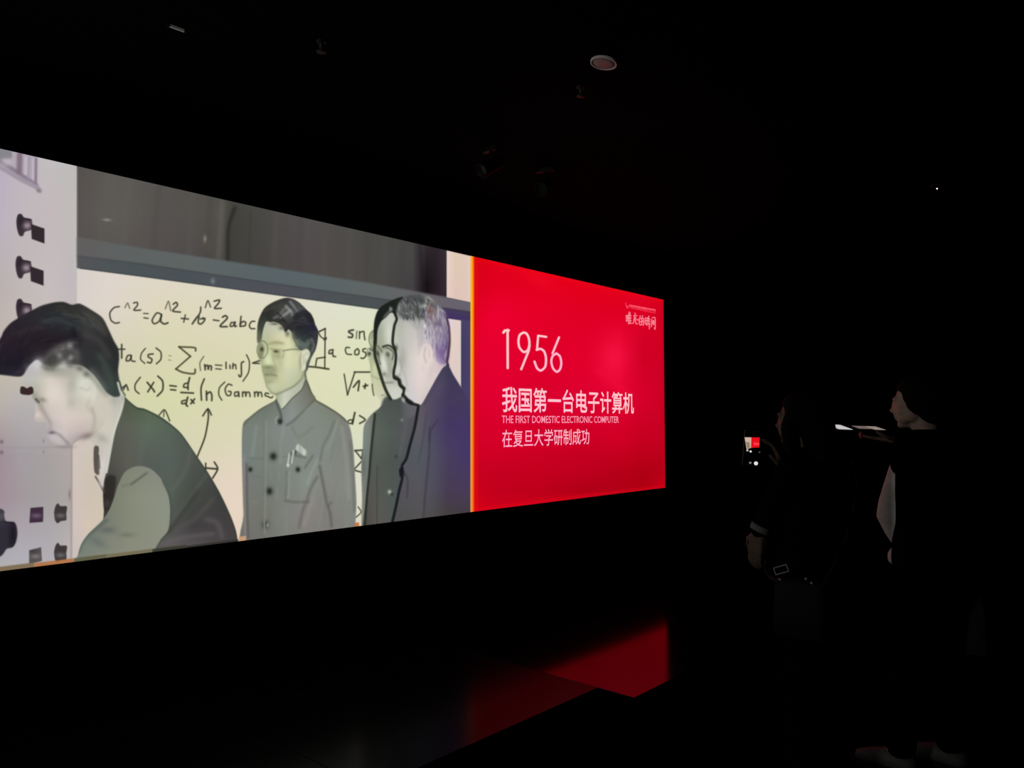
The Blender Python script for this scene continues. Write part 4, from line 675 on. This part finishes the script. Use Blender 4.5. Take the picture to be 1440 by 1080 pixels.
def head(bm, c, tilt=0, s=1.0):
    """face towards +y"""
    T = Matrix.Translation(c) @ Matrix.Rotation(tilt, 4, 'X') @ Matrix.Scale(s, 4)
    def b(p, r, sc=(1, 1, 1)): 
        bmesh_tmp = bmesh.ops.create_icosphere(bm, subdivisions=3, radius=1)
        bmesh.ops.transform(bm, matrix=T @ Matrix.Translation(p) @ Matrix.Diagonal((r * sc[0], r * sc[1], r * sc[2], 1)), verts=bmesh_tmp['verts'])
    b((0, -.012, .03), .094, (.80, 1.02, .92)); b((0, .022, -.01), .078, (.84, .94, 1.10)); b((0, .046, -.062), .045, (.95, .95, .9)); b((0, .072, -.088), .02, (1.2, .9, .8))
    b((0, .076, .028), .03, (1.7, .7, .5)); b((0, .096, -.002), .011, (1, .9, 2.3)); b((0, .106, -.02), .012, (1.15, 1, .85)); b((0, .092, -.046), .013, (1.7, .7, .5)); b((0, .090, -.058), .013, (1.5, .7, .5))
    for q in (-1, 1):
        b((q * .031, .072, .008), .0135); b((q * .040, .050, -.026), .030, (1, .9, 1)); b((q * .050, .018, -.035), .034, (.8, 1.1, 1.3)); b((q * .034, .045, -.055), .030); b((q * .077, -.005, -.008), .018, (.35, 1, 1.7)); b((q * .012, .1, -.026), .008)
def person(loc, rz, label, hgt, arms, feet, skin, jm, tm, shoe_m, hairm, hair_kind, shirt=None, head_tilt=0, belly=0.0, thumbs=(1, 1), hands=None):
    k = hgt / 1.70; t = thing('person', label, 'person', loc, rz)
    t.scale = (k, k, k)
    bm = bmesh.new()
    hc = (0, .03, 1.585); head(bm, hc, head_tilt)
    limb(bm, [(0, -.015, 1.38), (0, .0, 1.46), (0, .012, 1.53)], [.062, .052, .054])
    loft(bm, [(0, 0, .84, .155, .105), (0, 0, .95, .165, .115), (0, .0, 1.05, .145, .10), (0, 0, 1.2, .155, .105), (0, -.005, 1.33, .165, .10), (0, -.01, 1.40, .12, .07), (0, -.01, 1.43, .06, .05)])
    for q in (0, 1):
        sh, el, wr, hd, hn, cu = arms[q]; limb(bm, [sh, el, wr], [.05, .038, .026]); hand(bm, wr, hd, hn, cu, 1.0, thumbs[q])
        hip, kn, an = feet[q]; limb(bm, [hip, kn, an], [.082, .055, .038]); limb(bm, [an, (an[0], an[1] + .11, .035)], [.036, .026])
    fuse('body', bm, skin, t, .0062, 3)
    bm = bmesh.new()
    loft(bm, [(0, .0, .80, .180, .13), (0, .01 + belly, .90, .185, .135 + belly), (0, .01 + belly, 1.05, .172, .128 + belly), (0, 0, 1.2, .178, .128), (0, -.005, 1.33, .185, .12), (0, -.01, 1.40, .15, .09), (0, -.005, 1.45, .068, .066), (0, 0, 1.475, .060, .062)])
    for q in (0, 1):
        sh, el, wr, hd, hn, cu = arms[q]; wv = Vector(el).lerp(Vector(wr), .93); limb(bm, [sh, el, wv], [.068, .054, .040])
    fuse('jacket', bm, jm, t, .009, 5)
    if shirt:
        bm = bmesh.new()
        loft(bm, [(0, .03, .86, .10, .10), (0, .05, .885, .11, .115), (0, .052, .92, .11, .112), (0, .04, .955, .10, .10), (0, .06, 1.01, .115, .115), (0, .08, 1.08, .125, .128), (0, .075, 1.15, .12, .122), (0, .055, 1.24, .11, .115), (0, .045, 1.32, .09, .10), (0, .03, 1.38, .06, .08)])
        fuse('shirt', bm, shirt, t, .009, 3)
    bm = bmesh.new()
    loft(bm, [(0, 0, .80, .168, .118), (0, 0, .92, .172, .122), (0, 0, 1.0, .158, .112)])
    for q in (0, 1):
        hip, kn, an = feet[q]; a2 = Vector(kn).lerp(Vector(an), .93); limb(bm, [hip, kn, a2], [.100, .074, .062])
    fuse('trousers', bm, tm, t, .009, 4)
    for q in (0, 1):
        an = feet[q][2]; bm = bmesh.new(); x, y = an[0], an[1]
        limb(bm, [(x, y - .02, .045), (x, y + .05, .05), (x, y + .13, .034), (x, y + .165, .030)], [.045, .045, .038, .028]); limb(bm, [(x, y - .01, .05), (x, y, .085)], [.045, .043])
        bmesh.ops.bisect_plane(bm, geom=bm.verts[:] + bm.edges[:] + bm.faces[:], plane_co=(0, 0, .004), plane_no=(0, 0, 1), clear_inner=False)
        for v in bm.verts: v.co.z = max(v.co.z, .012)
        so = fuse('shoe', bm, shoe_m, t, .006, 2)
        s2 = bmesh.new(); loft(s2, [(x, y + .07, 0, .047, .145), (x, y + .07, .02, .047, .145)]); obj('sole', s2, dark_metal, so)
    bm = bmesh.new(); T = Matrix.Rotation(head_tilt, 4, 'X')
    ball(bm, Vector(hc) + T @ Vector((0, -.018, .045)), .101, (.84, 1.03, .92), T, 3)
    if hair_kind == 'long':
        limb(bm, [Vector(hc) + Vector((0, -.05, .03)), Vector(hc) + Vector((0, -.075, -.06)), Vector(hc) + Vector((0, -.085, -.16)), Vector(hc) + Vector((0, -.09, -.24))], [.085, .075, .066, .05])
        for q in (-1, 1): limb(bm, [Vector(hc) + Vector((q * .06, .0, .04)), Vector(hc) + Vector((q * .076, .022, -.03)), Vector(hc) + Vector((q * .078, .012, -.10)), Vector(hc) + Vector((q * .08, -.01, -.18))], [.036, .036, .032, .02])
    else:
        ball(bm, Vector(hc) + Vector((0, -.052, -.01)), .078, (.98, .85, 1.15), None, 3)
        for q in (-1, 1): ball(bm, Vector(hc) + Vector((q * .060, -.012, .0)), .042, (.75, 1, 1.2), None, 3)
        for q in (-1, 1): limb(bm, [Vector(hc) + Vector((q * .062, .008, .05)), Vector(hc) + Vector((q * .072, .012, .0))], [.024, .012])
    for v in bm.verts:      # leave the forehead and face free
        d = v.co - Vector(hc)
        if d.y > .045 and d.z < .062: v.co.y -= (d.y - .045)
    fuse('hair', bm, hairm, t, .007, 2)
    return t

skin = mat('skin', (.28, .20, .16), .55, spec=.25, noise=.08, scale=30)
skin_b = mat('shaded_skin', (.08, .055, .04), .6, spec=.15, noise=.08, scale=30)  # shade on the person filming is put into this darker skin colour
cloth_black = mat('black_cloth', (.0022, .0022, .0022), 1, spec=0, noise=.3, scale=60, bump=.2)
cloth_dark = mat('dark_trouser_cloth', (.002, .002, .0022), 1, spec=0, noise=.3, scale=60, bump=.2)
shirt_m = mat('pale_grey_shirt', (.62, .62, .63), .9, spec=.1, noise=.08, scale=50, bump=.2)
hair_m = mat('black_hair', (.0015, .0014, .0014), .8, spec=.05, noise=.4, scale=80)
shoe_m = mat('grey_shoe', (.06, .06, .06), .6, spec=.2, noise=.1)

FA = math.atan2(-N.y, -N.x) - math.pi / 2           # facing the screen
def px_floor(px, depth): 
    q = at_depth(px, 592, depth); return Vector((q.x, q.y, 0))
def to_local(P, rz, k, w_): return Matrix.Rotation(-rz, 4, 'Z') @ (w_ - P) / k
def dir_local(rz, v): return Matrix.Rotation(-rz, 4, 'Z') @ v
# right hand visitor: profile lit by the screen, hands bringing up a phone
PA = px_floor(1301, 3.40); LA = lambda px, py, d: to_local(PA, FA, 1, at_depth(px, py, d))
wa = LA(1270, 620, 3.47); ta = LA(1226, 615, 3.57)
armsA = [((-.165, -.01, 1.385), (-.235, .03, 1.325), tuple(wa), tuple(ta - wa), (0, 0, -1), .04),
         ((.165, -.01, 1.385), (.225, -.03, 1.12), (.24, -.02, .87), (0, .05, -1), (1, 0, 0), .55)]
feetA = [((-.085, 0, .84), (-.10, .10, .47), (-.11, .10, .085)), ((.085, 0, .84), (.09, .01, .46), (.09, -.05, .085))]
A = person(PA, FA, 'person at right with dark jacket over pale shirt, raising a phone at chin height', 1.70, armsA, feetA, skin, cloth_black, cloth_dark, shoe_m, hair_m, 'short', shirt_m, math.radians(-4), .0)
# visitor between the first and the screen, seen from behind, filming with an upright phone
PB = px_floor(1136, 3.15); KB = 1.62 / 1.70
FB = FA - math.radians(4); LB = lambda px, py, d: to_local(PB, FB, KB, at_depth(px, py, d))
wb = LB(1101, 662, 3.37); tb_ = LB(1083, 606, 3.36); wl = LB(1067, 748, 3.12); tl = LB(1062, 775, 3.13); el = LB(1090, 700, 3.10)
armsB = [((-.160, -.01, 1.385), tuple(el), tuple(wl), tuple(tl - wl), (-1, .2, 0), .45),
         ((.160, -.01, 1.385), tuple(LB(1128, 706, 3.30)), tuple(wb), tuple(tb_ - wb), tuple(dir_local(FB, Vector((1, -.35, .3)))), .42)]
feetB = [((-.085, 0, .84), (-.10, .02, .47), (-.11, 0, .085)), ((.085, 0, .84), (.10, .02, .47), (.11, -.01, .085))]
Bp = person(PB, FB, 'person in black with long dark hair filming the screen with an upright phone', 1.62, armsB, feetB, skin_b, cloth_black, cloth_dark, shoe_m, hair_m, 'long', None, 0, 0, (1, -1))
bm = bmesh.new(); e_, w__ = Vector(el), Vector(wl); cone(bm, e_.lerp(w__, .82), .0435, e_.lerp(w__, .98), .041, 24)
obj('cuff', bm, mat('grey_cuff', (.12, .12, .12), .9, spec=.1), Bp, True)['label'] = 'grey knitted cuff'

# ---------------------------------------------------------------- phones and bags
case_b = mat('black_phone_case', (.006, .006, .006), .5)
def rbox(sx, sy, sz, M, bev=.003): return box(bmesh.new(), (-sx / 2, -sy / 2, -sz / 2), (sx / 2, sy / 2, sz / 2), M, bev)
# flat-held phone of the right hand visitor
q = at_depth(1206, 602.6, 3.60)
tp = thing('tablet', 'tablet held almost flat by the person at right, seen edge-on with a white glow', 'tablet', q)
M0 = Matrix.Rotation(.03, 4, 'Y') @ Matrix.Rotation(.15, 4, 'X')
obj('casing', rbox(.240, .150, .007, M0), case_b, tp)
dd_ = obj('display', rbox(.234, .144, .001, M0 @ Matrix.Translation((0, 0, .0040)), .0002), mat('dark_display_glass', (.004, .004, .004), .2, spec=.2), tp)
obj('lit_area', rbox(.062, .140, .0008, M0 @ Matrix.Translation((-.084, 0, .0048)), .0002), emis('white_display', (196, 196, 196)), dd_)
obj('lit_area', rbox(.062, .080, .0008, M0 @ Matrix.Translation((.024, .01, .0048)), .0002), emis('grey_display', (112, 96, 94)), dd_)
obj('lit_area', rbox(.050, .100, .0008, M0 @ Matrix.Translation((.082, .0, .0048)), .0002), emis('warm_grey_display', (142, 130, 122)), dd_)
obj('strap', lathe(bmesh.new(), [(0, -.004), (.006, -.008), (.009, -.020), (.005, -.034), (0, -.038)], 12, Matrix.Translation((-.022, -.082, -.008))), mat('red_light_spot', (.9, .16, .28), .6), tp, True)  # red drop added in place of red light by the hand
# upright phone showing the screen
q = at_depth(1058, 630, 3.42)
tp = thing('smartphone', 'black phone held upright by the person seen from behind, its display repeating the red panel', 'phone', q)
vd = (O - q).normalized(); yaw = math.atan2(vd.y, vd.x) + math.pi / 2
M1 = Matrix.Rotation(yaw, 4, 'Z') @ Matrix.Rotation(math.radians(5), 4, 'Y') @ Matrix.Rotation(-.05, 4, 'X')
case = obj('casing', rbox(.078, .009, .158, M1), case_b, tp)
dsp = obj('display', rbox(.070, .001, .148, M1 @ Matrix.Translation((0, -.0049, 0)), .0002), mat('dark_display', (.001, .001, .001), .2, spec=.1), tp)
def quad(name, pts, m, par, y=-.0058):
    bm = bmesh.new(); bm.faces.new([bm.verts.new(M1 @ Vector((x, y, z))) for x, z in pts])
    me = bpy.data.meshes.new(name); bm.to_mesh(me); bm.free(); me.materials.append(m); o = bpy.data.objects.new(name, me); C.objects.link(o); o.parent = par; return o
quad('screen_image', [(-.036, .044), (-.008, .046), (-.006, .0), (-.024, -.008)], emis('phone_picture_pale', (206, 176, 160)), dsp)
quad('screen_image', [(-.030, .024), (-.014, .024), (-.010, .0), (-.022, -.004)], emis('phone_picture_grey', (140, 132, 104)), dsp, -.0060)
quad('screen_image', [(-.008, .046), (.027, .049), (.029, .006), (-.006, .0)], emis('phone_picture_red', (232, 14, 28)), dsp)
quad('screen_image', [(.004, .026), (.028, .024), (.028, .016), (.006, .012)], emis('phone_picture_title', (255, 60, 70)), dsp, -.0060)
def dot(x, z, r, c, sx=1):
    quad('icon', [(x + r * sx * math.cos(a * math.pi / 6), z + r * math.sin(a * math.pi / 6)) for a in range(12)], emis('icon_%d' % c, (c, c, c)), dsp, -.0062)
dot(-.020, -.0125, .0045, 190); dot(-.006, -.016, .0045, 235); dot(.031, -.0155, .003, 90)
dot(.020, -.066, .0085, 226); dot(-.004, -.066, .0045, 130, 1.2)
# bags
bag_m = mat('black_bag_leather', (.0018, .0018, .0018), .7, spec=.1, noise=.2); bag_grey = mat('grey_bag_cloth', (.02, .019, .019), .9, spec=.05, noise=.3)
def bag(loc, rz, name, label, m, sx, sy, sz, strap_pts):
    t = thing(name, label, 'bag', loc, rz)
    bm = bmesh.new(); loft(bm, [(0, 0, 0, sx * .46, sy * .4), (0, 0, .01, sx * .5, sy * .5), (0, 0, sz * .5, sx * .49, sy * .5), (0, 0, sz * .92, sx * .45, sy * .3), (0, 0, sz, sx * .43, sy * .12)], 24)
    obj('pouch', bm, m, t, True)
    bm = bmesh.new(); bm2 = [Vector(p) for p in strap_pts if p is not None]
    for a, b in zip(bm2, bm2[1:]): cone(bm, a, .008, b, .008, 8)
    for a in bm2: ball(bm, a, .008, (1, 1, 1), None, 1)
    obj('strap', bm, m, t, True)
    return t
def world(P, rz, k, p): return P + Matrix.Rotation(rz, 4, 'Z') @ (Vector(p) * k)
# crossbody bag on the left hip of the person filming
rb = FB + math.pi / 2 + .05; base = world(PB, FB, KB, (-.290, -.085, .74))
path = [(-.290, -.17, .94), (-.24, -.19, 1.0), (-.12, -.195, 1.10), (-.02, -.19, 1.20), (.05, -.18, 1.30), (.105, -.16, 1.39), (.135, -.09, 1.45), (.135, 0, 1.478), (.115, .085, 1.468), (.06, .145, 1.40), (.02, .170, 1.32), (-.04, .170, 1.20), (-.075, .16, 1.08), (-.115, .140, .985), (-.17, .115, .955), (-.235, .062, .945), (-.285, -.005, .94)]
tb = bag(base, rb, 'handbag', 'black crossbody handbag with small metal buckle at the hip of the person filming', bag_m, .20, .06, .215, [Matrix.Rotation(-rb, 4, 'Z') @ (world(PB, FB, KB, p) - base) for p in path])
fn = Matrix.Rotation(rb, 4, 'Z') @ Vector((0, 1, 0))            # outward face of the bag
if fn.dot(O - base) < 0: fn = -fn
fp = base + fn * .034
def on_face(px, py, off=0):
    r = ray(px, py); return O + r * ((fp + fn * off - O).dot(fn) / r.dot(fn))
inv = Matrix.Rotation(-rb, 4, 'Z'); bm = bmesh.new()
BM = Matrix.Translation(inv @ (on_face(1098.5, 801) - base)) @ Matrix.Rotation(math.radians(22 if fn.dot(Matrix.Rotation(rb, 4, 'Z') @ Vector((0, 1, 0))) > 0 else -22), 4, 'Y')
for lo, hi in (((-.028, -.0015, .011), (.028, .0015, .014)), ((-.028, -.0015, -.014), (.028, .0015, -.011)), ((-.028, -.0015, -.011), (-.025, .0015, .011)), ((.025, -.0015, -.011), (.028, .0015, .011))):
    box(bm, lo, hi, BM)
obj('buckle', bm, mat('dull_buckle_metal', (.22, .22, .22), .4, .3), tb)
for px, py in ((1133.5, 814), (1141.5, 820), (1097, 815)):
    bm = bmesh.new(); ball(bm, inv @ (on_face(px, py) - base), .0055); obj('rivet', bm, bpy.data.materials['dull_buckle_metal'], tb, True)
# cloth bag carried in the right hand of the other person
ra = FA + math.pi / 2; base = world(PA, FA, 1, (.262, -.02, .46))
bag(base, ra, 'tote_bag', 'dark grey cloth bag carried low by the person at right', bag_grey, .30, .09, .27, [(-.09, 0, .255), (-.07, 0, .29), (-.045, 0, .31), (0, 0, .318), (.045, 0, .31), (.07, 0, .29), (.09, 0, .255)])
